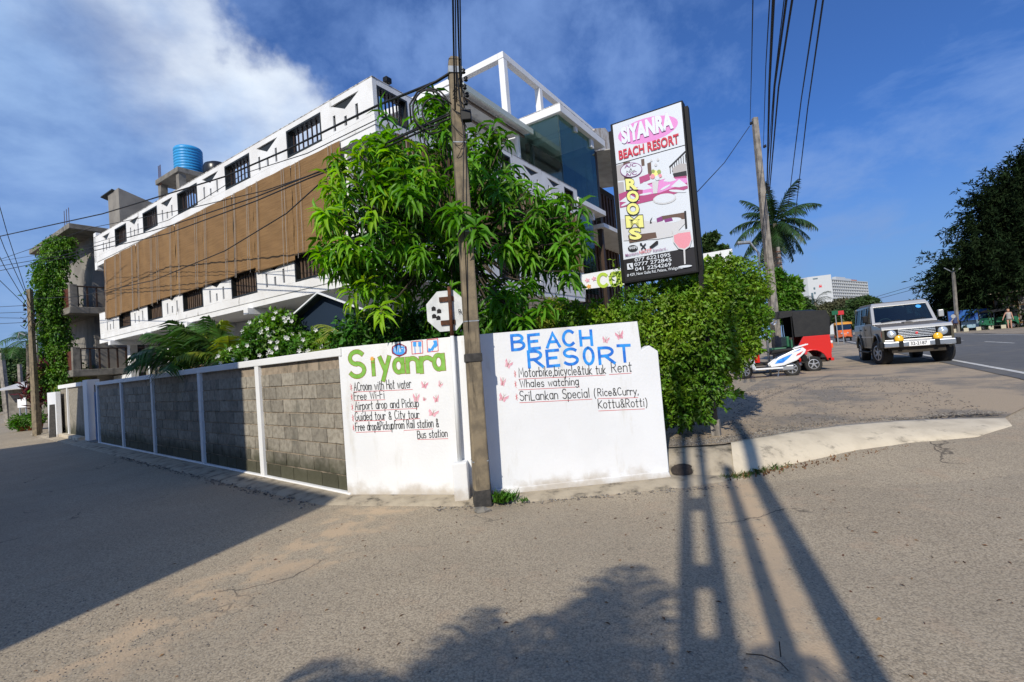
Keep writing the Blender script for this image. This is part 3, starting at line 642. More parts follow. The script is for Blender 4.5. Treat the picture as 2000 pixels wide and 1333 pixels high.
TT=[('B',(1001,684),(1024,682),27),('E',(1034,682),(1054,680),27),('A',(1069,679),(1093,677),28),('C',(1101,676),(1122,674),28),('H',(1135,675),(1156,674),29),
('R',(1034,718),(1060,716),31),('E',(1070,716),(1092,714),31),('S',(1103,713),(1128,711),30),('O',(1142,712),(1160,711),31),('R',(1172,711),(1200,709),32),('T',(1209,707),(1232,706),33)]
for ch,a,b_,c_ in TT: fb.write(ch,a,b_,c_,.035,BLU,pb_,'title_letter',jit=0)
for t,a,b_,c_ in [('Motorbike,bicycle&tuk tuk',(1014,737),(1183,730),18),('Rent',(1195,728),(1234,726),19),('Whales watching',(1016,757),(1130,752),15),('SriLankan Special (',(1016,783),(1164,776),18),('Rice&Curry,',(1168,774),(1247,771),15),('Kottu&Rotti)',(1169,798),(1264,794),17)]: fb.write(t,a,b_,c_,.0095,INK,pb_,'text_line')
ul=MB()
for a,b_ in (((1013,741),(1182,733)),((1190,732),(1233,729)),((1013,762),(1132,756)),((1015,787),(1156,780)),((1168,779),(1246,777)),((1169,803),(1259,799))): fb.line(a,b_,.005,ul,.0012,inv)
for x,y in ((1006,731),(1007,751),(1009,776)):
    for k in range(3): fb.line((x-2.5*math.cos(k*1.05),y-7*math.sin(k*1.05+.3)),(x+2.5*math.cos(k*1.05),y+7*math.sin(k*1.05+.3)),.004,ul,.0013+k*.0001,inv)
ul.build('red_underline',RED,pb_,fixn=False)
for q in ((1183,664,14,14,10),(1210,655,16,18,-15),(993,711,15,18,25),(982,746,11,19,10),(983,777,19,17,20)): butterfly(fb,*q,pb_,inv)
# ---------------------------------------------------------------- the concrete pole in front of the walls
cp=thing('concrete_utility_pole','tapering square concrete pole with tar bands standing where the two white walls meet','utility pole',(-.475,5.47,0),0)
pl=(-.475,5.47)
ptp=at(887,122,5.36); rot=.6
def sq(c,w,z,r=.2):
    return [(c[0]+w*math.cos(r+math.pi/4+k*math.pi/2),c[1]+w*math.sin(r+math.pi/4+k*math.pi/2),z) for k in range(4)]
dx,dy,zT=ptp.x-pl[0],ptp.y-pl[1],ptp.z
MB().hexa(sq((0,0),.128,-.1),sq((dx,dy),.098,zT)).build('shaft',M['polec'],cp,bevel=.02)
MB().hexa(sq((dx,dy),.094,zT),sq((dx,dy),.05,zT+.05)).build('cap',M['polec'],cp)
for z0,z1 in ((.0,.20),(1.60,1.70)):
    MB().hexa(sq((dx*z0/zT,dy*z0/zT),.134,z0),sq((dx*z1/zT,dy*z1/zT),.131,z1)).build('tar_band',M['tar'],cp,bevel=.012)
for z in (.50,2.05,3.05,4.05): MB().hexa(sq((dx*z/zT,dy*z/zT),.130-.006*z,z),sq((dx*z/zT,dy*z/zT),.130-.006*z,z+.012)).build('binding_wire',M['galv'],cp)
MB().hexa(sq((dx,dy),.112,zT-.16),sq((dx,dy),.112,zT-.09)).build('clamp_band',M['galv'],cp)
for k in range(5): MB().lathe((dx+.10+.02*(k%2),dy-.05,zT-.14-.09*k),(0,0,1),[(.014,-.03),(.024,-.02),(.014,-.005),(.024,.01),(.012,.025)],10).build('insulator',M['black'],cp,smooth=True)
MB().box(dx+.03,dx+.15,dy-.10,dy-.02,zT-.72,zT-.60).build('junction_box',M['black'],cp,bevel=.01)
b=MB()
for k in range(7):
    z=zT-.3-.12*k; r=.075; b.tube([(dx+math.cos(a)*(r+.02*math.sin(k+a)),dy+math.sin(a)*(r+.01),z+.10*math.sin(a*1.3+k)) for a in np.linspace(0,6.6,14)],.004,5)
b.tube([(dx+.02,dy-.08,zT-.1),(dx+.05,dy-.10,zT-.9),(dx-.01,dy-.11,zT-1.6),(0,-.12,1.8)],.006,5)
b.build('service_cable',M['wire'],cp,smooth=True)
# ---------------------------------------------------------------- the resort building
ab=rad(146.4356); U=Vector((math.cos(ab),math.sin(ab),0)); V=Vector((math.sin(ab),-math.cos(ab),0))
UC,VC=7.67,7.0
rb=thing('resort_building','long white three storey hotel with brown roll-down blinds and slatted balcony openings','building',tuple(U*UC+V*VC),ab)
def bx(b,u0,u1,v0,v1,z0,z1): return b.box(u0-UC,u1-UC,-(v1-VC),-(v0-VC),z0,z1)
def L3(u,v,z): return (u-UC,-(v-VC),z)
WINL=[(9.47,10.87),(12.6,13.93),(15.6,16.93),(18.44,19.62),(21.1,22.2)]; WINR=[(7.11,8.0),(11.2,12.25),(15.77,16.5)]
def rect(a,b_,c,d): return [(a,c),(b_,c),(b_,d),(a,d)]
def pierholes(c,zb,w=1.0):
    h=[[(c-.5*w,zb+.89),(c,zb+.66),(c+.5*w,zb+.89)]]
    for d,t in ((-.39,.64),(0,.50),(.39,.64)): h.append(rect(c+d*w-.045,c+d*w+.045,zb+.28,zb+t))
    return h
def parapet(side,zb,ztop,mat_,u0,u1,wins,piers):
    fn=(lambda a,z,t: L3(a,VC+t,z)) if side=='L' else (lambda a,z,t: L3(UC+t,a,z))
    fi=(lambda a,z,t: L3(a,VC+t,z)) if side=='L' else (lambda a,z,t: L3(UC+t,a,z))
    cuts=[u0]; 
    for a,b_ in wins: cuts+=[a,b_]
    cuts.append(u1)
    MBx=MB().prism(rect(u0,u1,zb,zb+.22),fn,0,.12); MBx.build('parapet_base',mat_,rb,bevel=.01)
    MB().prism(rect(u0,u1,ztop-.15,ztop-.025),fn,0,.12).build('parapet_rail',mat_,rb)
    MB().prism(rect(u0-.01,u1,ztop-.025,ztop),fn,-.006,.13).build('coping',M['coping'],rb,bevel=.006)
    for i in range(0,len(cuts),2):
        a,b_=cuts[i],cuts[i+1]
        if b_-a<.08: continue
        hs_=[h for c,w in piers if a<c<b_ for h in pierholes(c,zb,w)]
        MB().plate([rect(a,b_,zb+.22,ztop-.15)]+hs_,fn,0,.12).build('parapet_panel',mat_,rb)
        for c,w in piers:
            if a<c<b_: MB().prism(rect(c-.56*w,c+.56*w,zb+.25,ztop-.14),fn,.035,.10).build('dark_recess_board',M['frame'],rb)  # dark board added inside the holes to make them read dark
    for a,b_ in wins:
        f=MB(); z0,z1=zb+.22,ztop-.15
        for (p,q,r_,s_) in ((a,a+.05,z0,z1),(b_-.05,b_,z0,z1),(a+.05,b_-.05,z0,z0+.05),(a+.05,b_-.05,z1-.05,z1)): f.prism(rect(p+.002,q-.002 if q<=b_ else q,r_+.002,s_-.002),fi,-.006,.24)
        fo=f.build('window_frame',M['frame'],rb); n=7 if zb>5 else 9
        for k in range(n):
            c=a+.05+(b_-a-.1)*(k+.5)/n; w=.028 if zb>5 else .055
            MB().prism(rect(c-w/2,c+w/2,z0+.05,z1-.05),fi,.10,.13).build('baluster' if zb>5 else 'slat',M['wood'] if zb>5 else M['slat'],fo)
PL=[(8.6,1.0),(11.75,1.0),(14.78,1.0),(17.7,.9),(20.38,.85),(23.1,.8)]; PR=[(9.5,1.0),(13.45,1.0),(14.98,.95)]
parapet('L',6.79,7.84,M['whiteold'],7.67,24.45,WINL,PL)
parapet('R',6.79,7.84,M['whiteold'],7.13,16.85,WINR,PR)
parapet('L',3.69,4.74,M['whiteold'],7.67,24.2,WINL,PL)
parapet('R',3.69,4.74,M['whiteold'],7.13,16.85,WINR,PR)
for z0,z1 in ((6.62,6.789),(3.52,3.689)):
    b=MB(); bx(b,7.69,24.4,7.02,12,z0+.02,z1); bx(b,7.69,12,12,16.8,z0+.02,z1); b.build('floor_slab',M['white'],rb)
for c in (8.59,13.02,16.55,19.63,22.9):
    MB().box(c-UC-.11,c-UC+.11,-1.9,.13,3.36,3.535).build('floor_beam',M['white'],rb,bevel=.01)
    if c>9: MB().box(c-UC-.11,c-UC+.11,-1.9,-.05,6.40,6.635).build('floor_beam',M['white'],rb)
# inner walls and columns
b=MB(); bx(b,9.2,24.3,8.7,8.85,3.69,6.63); bx(b,9.0,9.15,8.4,16.5,3.69,6.63); b.build('first_floor_wall',M['white'],rb)
b=MB(); bx(b,9.3,21.3,8.35,8.5,0,3.52); bx(b,9.2,9.35,8.5,16.6,0,3.52); b.build('ground_floor_wall',M['white'],rb)
for u,v in ((8.78,7.12),(8.78,12.0),(8.78,16.4)):
    MB().box(u-UC,u-UC+.28,-(v-VC)-.7,-(v-VC),3.69,6.63).build('column',M['white'],rb)
for u in (12.9,16.5,20.0,23.6): MB().box(u-UC,u-UC+.28,-1.0,-.75,0,3.52).build('column',M['white'],rb)
MB().box(24.2-UC,24.45-UC,-.62,-.0,6.5,8.0).build('end_upstand',M['white'],rb,bevel=.01)
MB().box(20.9-UC,24.3-UC,-1.8,-1.5,0,3.5).build('service_pier',M['concrete'],rb)
for u in (21.4,22.1,23.7): MB().tube([L3(u,8.42,.3),L3(u,8.42,3.45)],.05,8).build('down_pipe',M['galv'],rb,smooth=True)
# roof terrace clutter seen through the openings
b=MB(); bx(b,9.6,24,10.5,10.65,6.79,8.0); b.build('terrace_wall',M['whiteold'],rb)
# ground floor openings
def opening(u0,u1,z0,z1,kind):
    f=MB(); y=-(8.35-VC)
    for a,b_,c,d in ((u0,u0+.07,z0,z1),(u1-.07,u1,z0,z1),(u0+.07,u1-.07,z0,z0+.07),(u0+.07,u1-.07,z1-.07,z1)): f.box(a-UC,b_-UC,y+.002,y+.05,c,d)
    fo=f.build('window_frame',M['wood'],rb); MB().box(u0-UC+.07,u1-UC-.07,y+.003,y+.02,z0+.07,z1-.07).build('pane',M['dark'],fo)
    if kind=='louvre':
        for k in range(9):
            zz=z0+.12+(z1-z0-.2)*k/8; MB().hexa([(u0-UC+.07,y+.02,zz-.035),(u1-UC-.07,y+.02,zz-.035),(u1-UC-.07,y+.07,zz),(u0-UC+.07,y+.07,zz)],[(u0-UC+.07,y+.02,zz-.015),(u1-UC-.07,y+.02,zz-.015),(u1-UC-.07,y+.07,zz+.02),(u0-UC+.07,y+.07,zz+.02)]).build('louvre',mk('varnished_louvre',(.30,.17,.08),(.2,.11,.05),9,.5) if 'varnished_louvre' not in bpy.data.materials else bpy.data.materials['varnished_louvre'],fo)
opening(18.0,20.2,1.5,2.55,'louvre'); opening(15.2,16.6,1.2,2.9,''); opening(12.0,13.6,.6,2.9,''); opening(21.9,22.3,2.6,3.1,''); opening(19.2,19.6,2.75,3.2,'')
for u in (10.6,13.9,17.6,20.6):
    l=MB().tube([L3(u,7.7,3.2),L3(u,7.7,3.5)],.01,6).cyl(L3(u,7.7,3.1),(0,0,1),.11,.2,12,.08); l.build('pendant_lamp',M['wood'],rb)
# roll-down blinds
BL=mk('woven_reed_blind',(.235,.135,.054),(.185,.103,.04),3,.85,.004,30,stretch=(.6,.6,14),island=0,dirt=(.28,.163,.065),dscale=(1.4,1.4,.25),dlo=.5,dhi=.75)
def blind(side,a,b_,zt_,zb_,off):
    n=22; m=26; b=MB()
    for j in range(m+1):
        for i in range(n+1):
            x=a+(b_-a)*i/n; z=zt_+(zb_-zt_)*j/m; w=.012*math.sin(i*1.1+a*3)*(j/m)+.008*math.sin(j*.7+i*.5)+off+.03*(j/m)**3+.004*(j%2)
            b.v.append(L3(x,VC-w,z) if side=='L' else L3(UC-w,x,z))
    for j in range(m):
        for i in range(n): k=j*(n+1)+i; b.f.append((k,k+1,k+n+2,k+n+1))
    o=b.build('roll_blind',BL,rb,smooth=True)
    y=off+.035; e=[L3(a+.02,VC-y,zb_),L3(b_-.02,VC-y,zb_)] if side=='L' else [L3(UC-y,a+.02,zb_),L3(UC-y,b_-.02,zb_)]
    MB().tube(e,.028,8).build('bottom_roll',BL,o,smooth=True)
    for f in (.14,.20,.80,.86):
        x=a+(b_-a)*f+random.uniform(-.04,.04); xe=x+random.uniform(-.03,.05); zz=zb_-random.uniform(.02,.16)
        P=[(L3(x,VC-off-.03,zt_) if side=='L' else L3(UC-off-.03,x,zt_)),(L3(xe,VC-off-.09,zz) if side=='L' else L3(UC-off-.09,xe,zz))]
        MB().tube(P,.006,4).build('pull_cord',M['cord'],o)
edges=[8.83,10.75,12.55,13.6,15.4,17.2,18.7,20.3,21.9,23.42]
for k in range(len(edges)-1): blind('L',edges[k]+.004,edges[k+1]-.004,6.80-.10*(k/9)**2,[4.55,4.44,4.56,4.52,4.50,4.52,4.47,4.46,4.42][k],.012+.006*(k%2))
for k,(a,b_) in enumerate(((7.6,9.4),(9.4,11.2),(11.2,13.1),(13.1,15),(15,16.8))): blind('R',a+.004,b_-.004,6.80,4.66+.03*(k%2),.012+.014*(k%2))
# floodlight and gutter bits
fl=MB().box(.02,.14,-.60,-.44,7.93,8.05); fl.build('floodlight',M['black'],rb,bevel=.01); MB().tube([(.08,-.53,7.84),(.08,-.53,7.96)],.012,6).build('floodlight_bracket',M['black'],rb)
# right wing: penthouse with glass corner, roof slab, open beam frame
b=MB(); bx(b,9.7,14,16.1,16.25,6.79,10.57); b.build('penthouse_wall',M['white'],rb,bevel=.01)
b=MB(); bx(b,7.65,14,15.98,20.2,10.57,10.86); b.build('penthouse_roof',M['white'],rb,bevel=.012)
b=MB(); bx(b,7.66,14,15.985,20.2,10.86,10.90); b.build('roof_screed',M['coping'],rb)
b=MB(); bx(b,7.63,7.85,16.85,19.5,7.36,7.56); b.build('slab_edge',M['white'],rb); b=MB(); bx(b,7.85,12,16.85,19.5,7.36,7.54); b.build('floor_slab',M['whiteold'],rb)
MB().beam(L3(7.9,18.6,7.36),L3(7.9,18.6,7.05),.2,.16).build('slab_bracket',M['white'],rb)
for u0,u1,v0,v1 in ((7.86,9.69,16.12,16.135),):
    for k in range(2): 
        a=u0+(u1-u0)*k/2; bb=MB(); bx(bb,a+.005,u0+(u1-u0)*(k+1)/2-.005,v0,v1,7.56,10.56); bb.build('glass_pane',M['glass'],rb)
for k in range(3):
    a=16.14+(19.35-16.14)*k/3; bb=MB(); bx(bb,7.83,7.845,a+.005,16.14+(19.35-16.14)*(k+1)/3-.005,7.57,10.56); bb.build('glass_pane',M['glass'],rb)
bb=MB(); bx(bb,7.86,11,19.36,19.375,7.57,10.5); bb.build('glass_pane',M['glass'],rb)
bb=MB(); bx(bb,7.80,7.815,16.95,18.4,3.9,7.0); bb.build('glass_pane',M['glass'],rb)
b=MB(); bx(b,9.66,9.72,16.08,16.14,7.56,10.56); b.build('glass_edge_trim',M['alu'],rb)
MB().box(7.75-UC,9.7-UC,-(17.5-VC)-.1,-(17.5-VC)+.1,10.36,10.56).build('ceiling_beam',M['white'],rb)
MB().box(7.75-UC,8.0-UC,-(19.0-VC)-.14,-(19.0-VC)+.14,10.2,10.56).build('ceiling_beam',M['white'],rb)
b=MB(); bx(b,10.9,11.05,16.3,20,7.5,10.56); b.build('inner_wall',mk('grey_render',(.55,.56,.55),(.48,.49,.48),2,.8),rb)
for u,v,z0,z1 in ((10.15,16.25,10.9,13.66),(10.15,19.1,10.9,13.66)): MB().box(u-UC-.13,u-UC+.13,-(v-VC)-.13,-(v-VC)+.13,z0,z1).build('frame_post',M['white'],rb,bevel=.012)
MB().box(10.15-UC-.135,10.15-UC+.135,-(26-VC),-(16.1-VC),13.66,13.92).build('frame_beam',M['white'],rb,bevel=.012)
MB().box(10.15-UC+.14,18-UC,-(16.38-VC),-(16.1-VC),13.66,13.92).build('frame_beam',M['white'],rb,bevel=.012)
MB().prism([(20.2,10.9),(22.9,10.9),(22.9,12.2),(22.1,12.35),(20.9,11.9),(20.2,11.4)],lambda a,z,t:L3(8.3+t,a,z),0,.15).build('raw_upstand',mk('peeling_render',(.66,.63,.58),(.50,.40,.30),3,.9,dirt=(.25,.19,.14),dscale=(3,3,3)),rb)
# corrugated terrace canopy
can=MB(); CM=mk('corrugated_sheet',(.55,.54,.51),(.46,.44,.41),2,.6); zc=10.22
for k in range(26):
    v0=11.9+k*.16; can.hexa([L3(9,v0,zc),L3(14,v0,zc+.5),L3(14,v0+.08,zc+.54),L3(9,v0+.08,zc+.04)],[L3(9,v0,zc+.012),L3(14,v0,zc+.512),L3(14,v0+.08,zc+.552),L3(9,v0+.08,zc+.052)])
    can.hexa([L3(9,v0+.08,zc+.04),L3(14,v0+.08,zc+.54),L3(14,v0+.16,zc+.5),L3(9,v0+.16,zc)],[L3(9,v0+.08,zc+.052),L3(14,v0+.08,zc+.552),L3(14,v0+.16,zc+.512),L3(9,v0+.16,zc+.012)])
can.build('canopy_sheet',CM,rb,kind='stuff')
for k in range(6): MB().beam(L3(9.3+k*.8,11.95,zc-.08+.08*k),L3(9.3+k*.8,16.0,zc-.08+.08*k),.07,.09).build('canopy_rafter',mk('brown_steel',(.14,.11,.09),None) if k==0 else bpy.data.materials['brown_steel'],rb)
MB().beam(L3(8.93,11.86,zc),L3(8.93,16.05,zc),.07,.2).build('canopy_gutter',mk('pale_green_gutter',(.45,.50,.46),None,rough=.4),rb)
MB().beam(L3(8.93,11.83,zc),L3(14,11.83,zc+.5),.07,.22).build('canopy_fascia',M['white'],rb)
for v in (12.2,15.6): MB().box(9.3-UC,9.42-UC,-(v-VC)-.06,-(v-VC)+.06,6.8,zc-.1).build('canopy_post',M['white'],rb)
# rear part behind the signboard: ribbed eaves, dark verandas
for k in range(22):
    v0=20.25+k*.25; MB().beam(L3(7.4,v0,10.4+.0*k),L3(11,v0,10.9),.235,.03).build('roof_sheet',CM,rb)
b=MB(); bx(b,9.6,9.8,16.9,26,3,10.3); b.build('veranda_wall',M['dark'],rb)
for k in range(14): MB().box(9.50-UC,9.58-UC,-(20+k*.42-VC)-.1,-(20+k*.42-VC)+.1,4,9.9).build('veranda_board',mk('brown_board',(.10,.05,.03),(.05,.03,.02),4,.7) if k==0 else bpy.data.materials['brown_board'],rb)
b=MB(); bx(b,7.8,9.6,19.6,26,6.95,7.12); b.build('floor_slab',M['whiteold'],rb); b=MB(); bx(b,7.8,8.0,19.6,26,6.9,7.14); 
for v in (19.9,22.5,25.2): MB().box(8-UC,8.2-UC,-(v-VC)-.1,-(v-VC)+.1,2,10.4).build('veranda_post',M['wood'],rb)
# pavilion with a dark gable in the garden
pv=thing('garden_pavilion','small dark blue gabled porch with arched opening behind the white flowers','pavilion',tuple(U*8.05+V*5.9),ab)
f=lambda a,z,t:(a,t,z)
MB().plate([[(-1.05,0),(1.05,0),(1.05,2.72),(0,3.12),(-1.05,2.72)],[(.75*math.cos(t),1.75+.75*math.sin(t)) for t in np.linspace(0,math.pi,13)]+[(-.75,.1),(.75,.1)]],f,0,.1).build('gable_wall',mk('navy_render',(.012,.025,.05),None,rough=.6),pv)
for s in (-1,1):
    MB().hexa([(0,.25,3.13),(s*1.3,.25,2.64),(s*1.3,-.9,2.64),(0,-.9,3.13)],[(0,.25,3.16),(s*1.3,.25,2.67),(s*1.3,-.9,2.67),(0,-.9,3.16)]).build('roof_slope',mk('dark_roof_sheet',(.05,.055,.055),None,rough=.6) if s<0 else bpy.data.materials['dark_roof_sheet'],pv)
    MB().beam((0,.27,3.15),(s*1.32,.27,2.65),.03,.04,(0,1,0)).build('bargeboard',M['bluewhite'],pv)
MB().box(-1.1,1.1,-.9,-.8,0,2.6).build('back_wall',M['dark'],pv)
MB().box(1.2,1.45,-.1,.05,0,2.45).build('corner_post',M['white'],pv)
# COLOMBO-style board above the hedge
cb_=thing('long_white_banner','long white banner board with green letters and painted flowers above the hedge','banner',(*at(1280,520,9.5).xy,0),0)
inv=lm(cb_); q0=at(1136,537,9.5); q1=at(1430,486,9.2); q2=at(1138,566,9.5); q3=at(1432,530,9.2)
def qp(a,t,l=0): 
    p=(q0*(1-a)+q1*a)*(1-t)+(q2*(1-a)+q3*a)*t; return inv(p+Vector((0,-.03-l,0)))
MB().hexa([inv(q2),inv(q3),inv(q3+Vector((0,.04,0))),inv(q2+Vector((0,.04,0)))],[inv(q0),inv(q1),inv(q1+Vector((0,.04,0))),inv(q0+Vector((0,.04,0)))]).build('board',M['panel'],cb_)
LG=mk('lime_lettering_paint',(.42,.58,.05),None,rough=.5); fc=Face(q0.xy,q1.xy,.01)
for ch,x0,x1,yb,c_ in (('C',1169,1187,561,25),('o',1193,1208,559,40),('l',1213,1214,559,26),('o',1376,1392,528,40)): fc.write(ch,(x0,yb),(x1,yb-2),c_,.06,LG,cb_,'banner_letter',jit=0)
inv=lm(cb_)
for x,y,m_ in ((1147,548,PNK),(1160,545,PNK),(1150,560,bpy.data.materials['orange_paint']),(1402,505,bpy.data.materials['orange_paint']),(1397,515,RED)):
    b=MB(); fc.poly([(x+5.5*math.cos(t*.6283)*(1 if t%2 else .55),y+5*math.sin(t*.6283)*(1 if t%2 else .55)) for t in range(10)],b,.002,inv); b.build('painted_flower',m_,cb_,fixn=False)
for a in (.38,.72): 
    p=q0*(1-a)+q1*a; MB().beam(inv((p.x,p.y+.07,.3)),inv((p.x,p.y+.07,p.z+.12)),.06,.06).build('board_post',M['white'],cb_)
# ---------------------------------------------------------------- rooftop tanks
tk=thing('blue_water_tank','round blue ribbed water tank on a concrete stand above the roof','water tank',tuple(at(370,349,20.5)),0); tk.scale=(.9,.9,1.22)
r_=.60; pr=[(.56,0),(.6,.03)]
for k in range(9): pr+=[(.6,.06+k*.1),(.57,.075+k*.1),(.57,.095+k*.1),(.6,.11+k*.1)]
pr+=[(.6,.98),(.55,1.04),(.2,1.09),(.2,1.12),(.18,1.14)]
MB().lathe((0,0,0),(0,0,1),pr,28).build('tank_body',mk('blue_plastic',(.035,.30,.62),None,rough=.4),tk,smooth=True)
st=thing('tank_stand','grey concrete platform carrying the blue tank','platform',tuple(at(375,352,20.5)),ab)
MB().box(-1.1,1.0,-.9,1.0,-.22,-.005).build('platform_slab',M['concrete'],st,bevel=.02)
for x,y in ((-.9,.8),(.8,.8),(.8,-.7),(-.9,-.7)): MB().box(x-.13,x+.13,y-.13,y+.13,-3.3,-.22).build('platform_column',M['concrete'],st)
for k in range(3): MB().tube([(.55+.1*k,.95,-.3),(.55+.1*k,.95,.55)],.012,5).build('rebar',M['rust'],st)
t2=thing('black_water_tank','low domed black water tank right of the blue one','water tank',tuple(at(424,345,20.5)),0)
MB().lathe((0,0,0),(0,0,1),[(.5,0),(.52,.1),(.52,.35),(.46,.48),(.3,.56),(.15,.6)],24).build('tank_body',mk('black_plastic',(.015,.016,.02),None,rough=.3),t2,smooth=True)
# ---------------------------------------------------------------- neighbour building with vines
nb_=thing('concrete_neighbour_building','unfinished grey concrete house with balconies and a vine covered corner','building',tuple(U*26.9+V*6.95),ab)
def nx(b,u0,u1,v0,v1,z0,z1): return b.box(u0,u1,-v1,-v0,z0,z1)
b=MB(); nx(b,-.1,6,-.1,7,8.72,8.95); b.build('roof_slab',M['concrete'],nb_,bevel=.02)
b=MB(); nx(b,.9,6,.9,6.5,0,8.72); b.build('wall',mk('grey_stucco',(.26,.24,.21),(.19,.175,.155),1.2,.9,dirt=(.12,.11,.1),dscale=(1.5,1.5,.5)),nb_)
for z in (5.05,2.35):
    b=MB(); nx(b,-.15,6,-.2,3.2,z,z+.28); b.build('balcony_slab',M['concrete'],nb_,bevel=.02)
    for k in range(9):
        MB().box(-.1,-.05,-.1-k*.32-.03,-.1-k*.32+.03,z+.28,z+1.15).build('balcony_rail_post',M['wood'],nb_)
    MB().box(-.12,-.04,-2.8,.05,z+1.15,z+1.2).build('handrail',M['wood'],nb_); MB().box(-.12,.12,-.08,.16,z+.28,z+1.25).build('balcony_corner_post',M['concrete'],nb_)
    b=MB(); nx(b,0,5,-.15,-.08,z+.28,z+1.1); b.build('balcony_screen',mk('dark_red_screen',(.10,.03,.02),None) if z>4 else bpy.data.materials['dark_red_screen'],nb_)
MB().box(.8,.88,-3.2,-2.2,2.7,4.6).build('door',M['dark'],nb_)
for k in range(3): MB().tube([(.2+k*.3,0,8.9),(.2+k*.3,0,9.7)],.012,5).build('rebar',M['rust'],nb_)
b=MB(); nx(b,-1.2,4,1.5,1.7,0,2.3); b.build('ground_floor_wall',M['white'],nb_)
for k in range(7): MB().box(-1.21+k*.0-.01,-1.19,-1.75-k*.0,-1.5,1.2,1.9) 
sw=thing('gabled_stair_head','grey rendered stair head with one sloping roof edge above the roofs','stair tower',tuple(at(262,440,21.5)),ab)
MB().prism([(-2.8,-1.2),(.9,-1.2),(.9,1.15),(-2.8,.02)],lambda a,z,t:(t,a,z),-1.2,0).build('wall',bpy.data.materials['grey_stucco'],sw)
MB().beam((-.05,.98,1.2),(-.05,-2.85,.03),1.3,.06,(0,0,1)).build('roof_edge',M['frame'],sw)
# vines
vn=thing('hanging_vine','thick green vine curtain hanging down the corner of the grey house','vine',tuple(U*28.6+V*6.6),0)
inv=lm(vn); P=[];
cv=MB()
bl=[]
for k,(px,py,r1,r2) in enumerate(((112,490,.7,.55),(100,530,.75,.6),(103,570,.75,.6),(100,610,.65,.6),(106,650,.6,.6),(112,690,.7,.5),(120,480,.5,.4),(90,590,.4,.6),(118,720,.7,.5),(85,540,.3,.4),(100,735,.6,.4))):
    p=at(px,py,21.0); q=inv(p); bl.append((q.x,q.y,q.z,r1*.78,.40,r2*1.1))
foliage('foliage',bl,14000,.13,M['vine'],vn,.45,.35,droop=.6); sprays('hanging_shoots',bl,420,14,.5,.12,M['vine'],vn,out=.5,up=-.6,aspect=.5,shell=.8,droop=.8)
for k in range(9):
    p=inv(at(84+k*5,470+k*3,21.2)); MB().tube([p,p+Vector((random.uniform(-.2,.2),0,-2.5)),p+Vector((random.uniform(-.3,.3),0,-5.5))],.02,5).build('stem',M['bark'],vn)
# ---------------------------------------------------------------- black framed signboard
sb=thing('hotel_signboard','tall black framed hotel signboard on two posts rising out of the hedge','signboard',(2.67,6.82,.29),0)
inv=lm(sb); TL=at(1197,245,7.35); TR=at(1333,199,6.8)
SF=Face((TL.x,TL.y),(TR.x,TR.y),0)
def C7(x,y): return (1170+x/3.507,180+y/3.507)       # from the enlarged view of the board
c0,c1_,c2_,c3_=[SF.sz(*C7(*p)) for p in ((85,218),(575,55),(680,1240),(165,1312))]
zt0,zt1=(c0[1]+c1_[1])/2,(c2_[1]+c3_[1])/2; sL=(c0[0]+c3_[0])/2; sR=(c1_[0]+c2_[0])/2
fn=lambda a,z,t: inv(SF.to(a,z,-t))
MB().prism(rect(sL,sR,zt1,zt0),fn,.0,.16).build('board_box',M['black'],sb,bevel=.008)
for a,w in ((sR+.03,.05),(sL-.03,.05)): MB().prism(rect(a-w/2,a+w/2,zt1+.03,zt0-.08),fn,.05,.14).build('side_channel',M['black'],sb)
MB().prism(rect(sR-.02,sR+.045,.33,zt1+.1),fn,.05,.115).build('board_post',M['black'],sb); MB().prism(rect(sL-.02,sL+.05,.3,zt1+.1),fn,.05,.115).build('board_post',M['black'],sb)
MB().prism(rect(sR-.045,sR+.07,.28,.52),fn,.03,.14).build('post_foot',M['polegrey'],sb)
FL=[0]
def pr_(name,pts,m,l=None):
    FL[0]+=1; b=MB(); P=[SF.sz(*C7(*p)) for p in pts]
    P=[(min(max(a,sL+.02),sR-.02),min(max(z,zt1+.02),zt0-.02)) for a,z in P]
    tr=tessellate_polygon([[Vector((a,z,0)) for a,z in P]]); b.add([inv(SF.to(a,z,.002+.00025*FL[0])) for a,z in P],[tuple(t) for t in tr])
    return b.build(name,m,sb,fixn=False)
def pm(name,c): return mk(name,c,None,rough=.35,spec=.5)
PW=pm('print_white',(.66,.70,.76)); PP=pm('print_pink',(.72,.27,.60)); PR2=pm('print_red',(.55,.03,.06)); PB=pm('print_black',(.02,.018,.02)); PM=pm('print_magenta',(.42,.07,.20)); PG=pm('print_grey',(.42,.40,.40)); PY=pm('print_yellow',(.80,.78,.25)); PU=pm('print_purple',(.22,.05,.20)); PLG=pm('print_pale_grey',(.60,.60,.62)); PGR=pm('print_green',(.30,.38,.10)); PWR=pm('print_wine',(.75,.30,.36)); PBR=pm('print_brown',(.13,.08,.06))
def ell(x,y,a,b_,rot=0,n=20): 
    c_,s_=math.cos(rad(rot)),math.sin(rad(rot)); return [(x+a*math.cos(t)*c_-b_*math.sin(t)*s_,y+a*math.cos(t)*s_+b_*math.sin(t)*c_) for t in np.linspace(0,2*math.pi,n,endpoint=False)]
pr_('printed_header',[(93,228),(565,68),(588,362),(118,494)],PW)
pr_('printed_photo',[(119,500),(588,368),(650,1062),(168,1150)],PW)
pr_('printed_footer',[(168,1153),(650,1066),(668,1225),(180,1300)],PB)
pr_('printed_oval',ell(336,260,212,82,-16,28),PP)
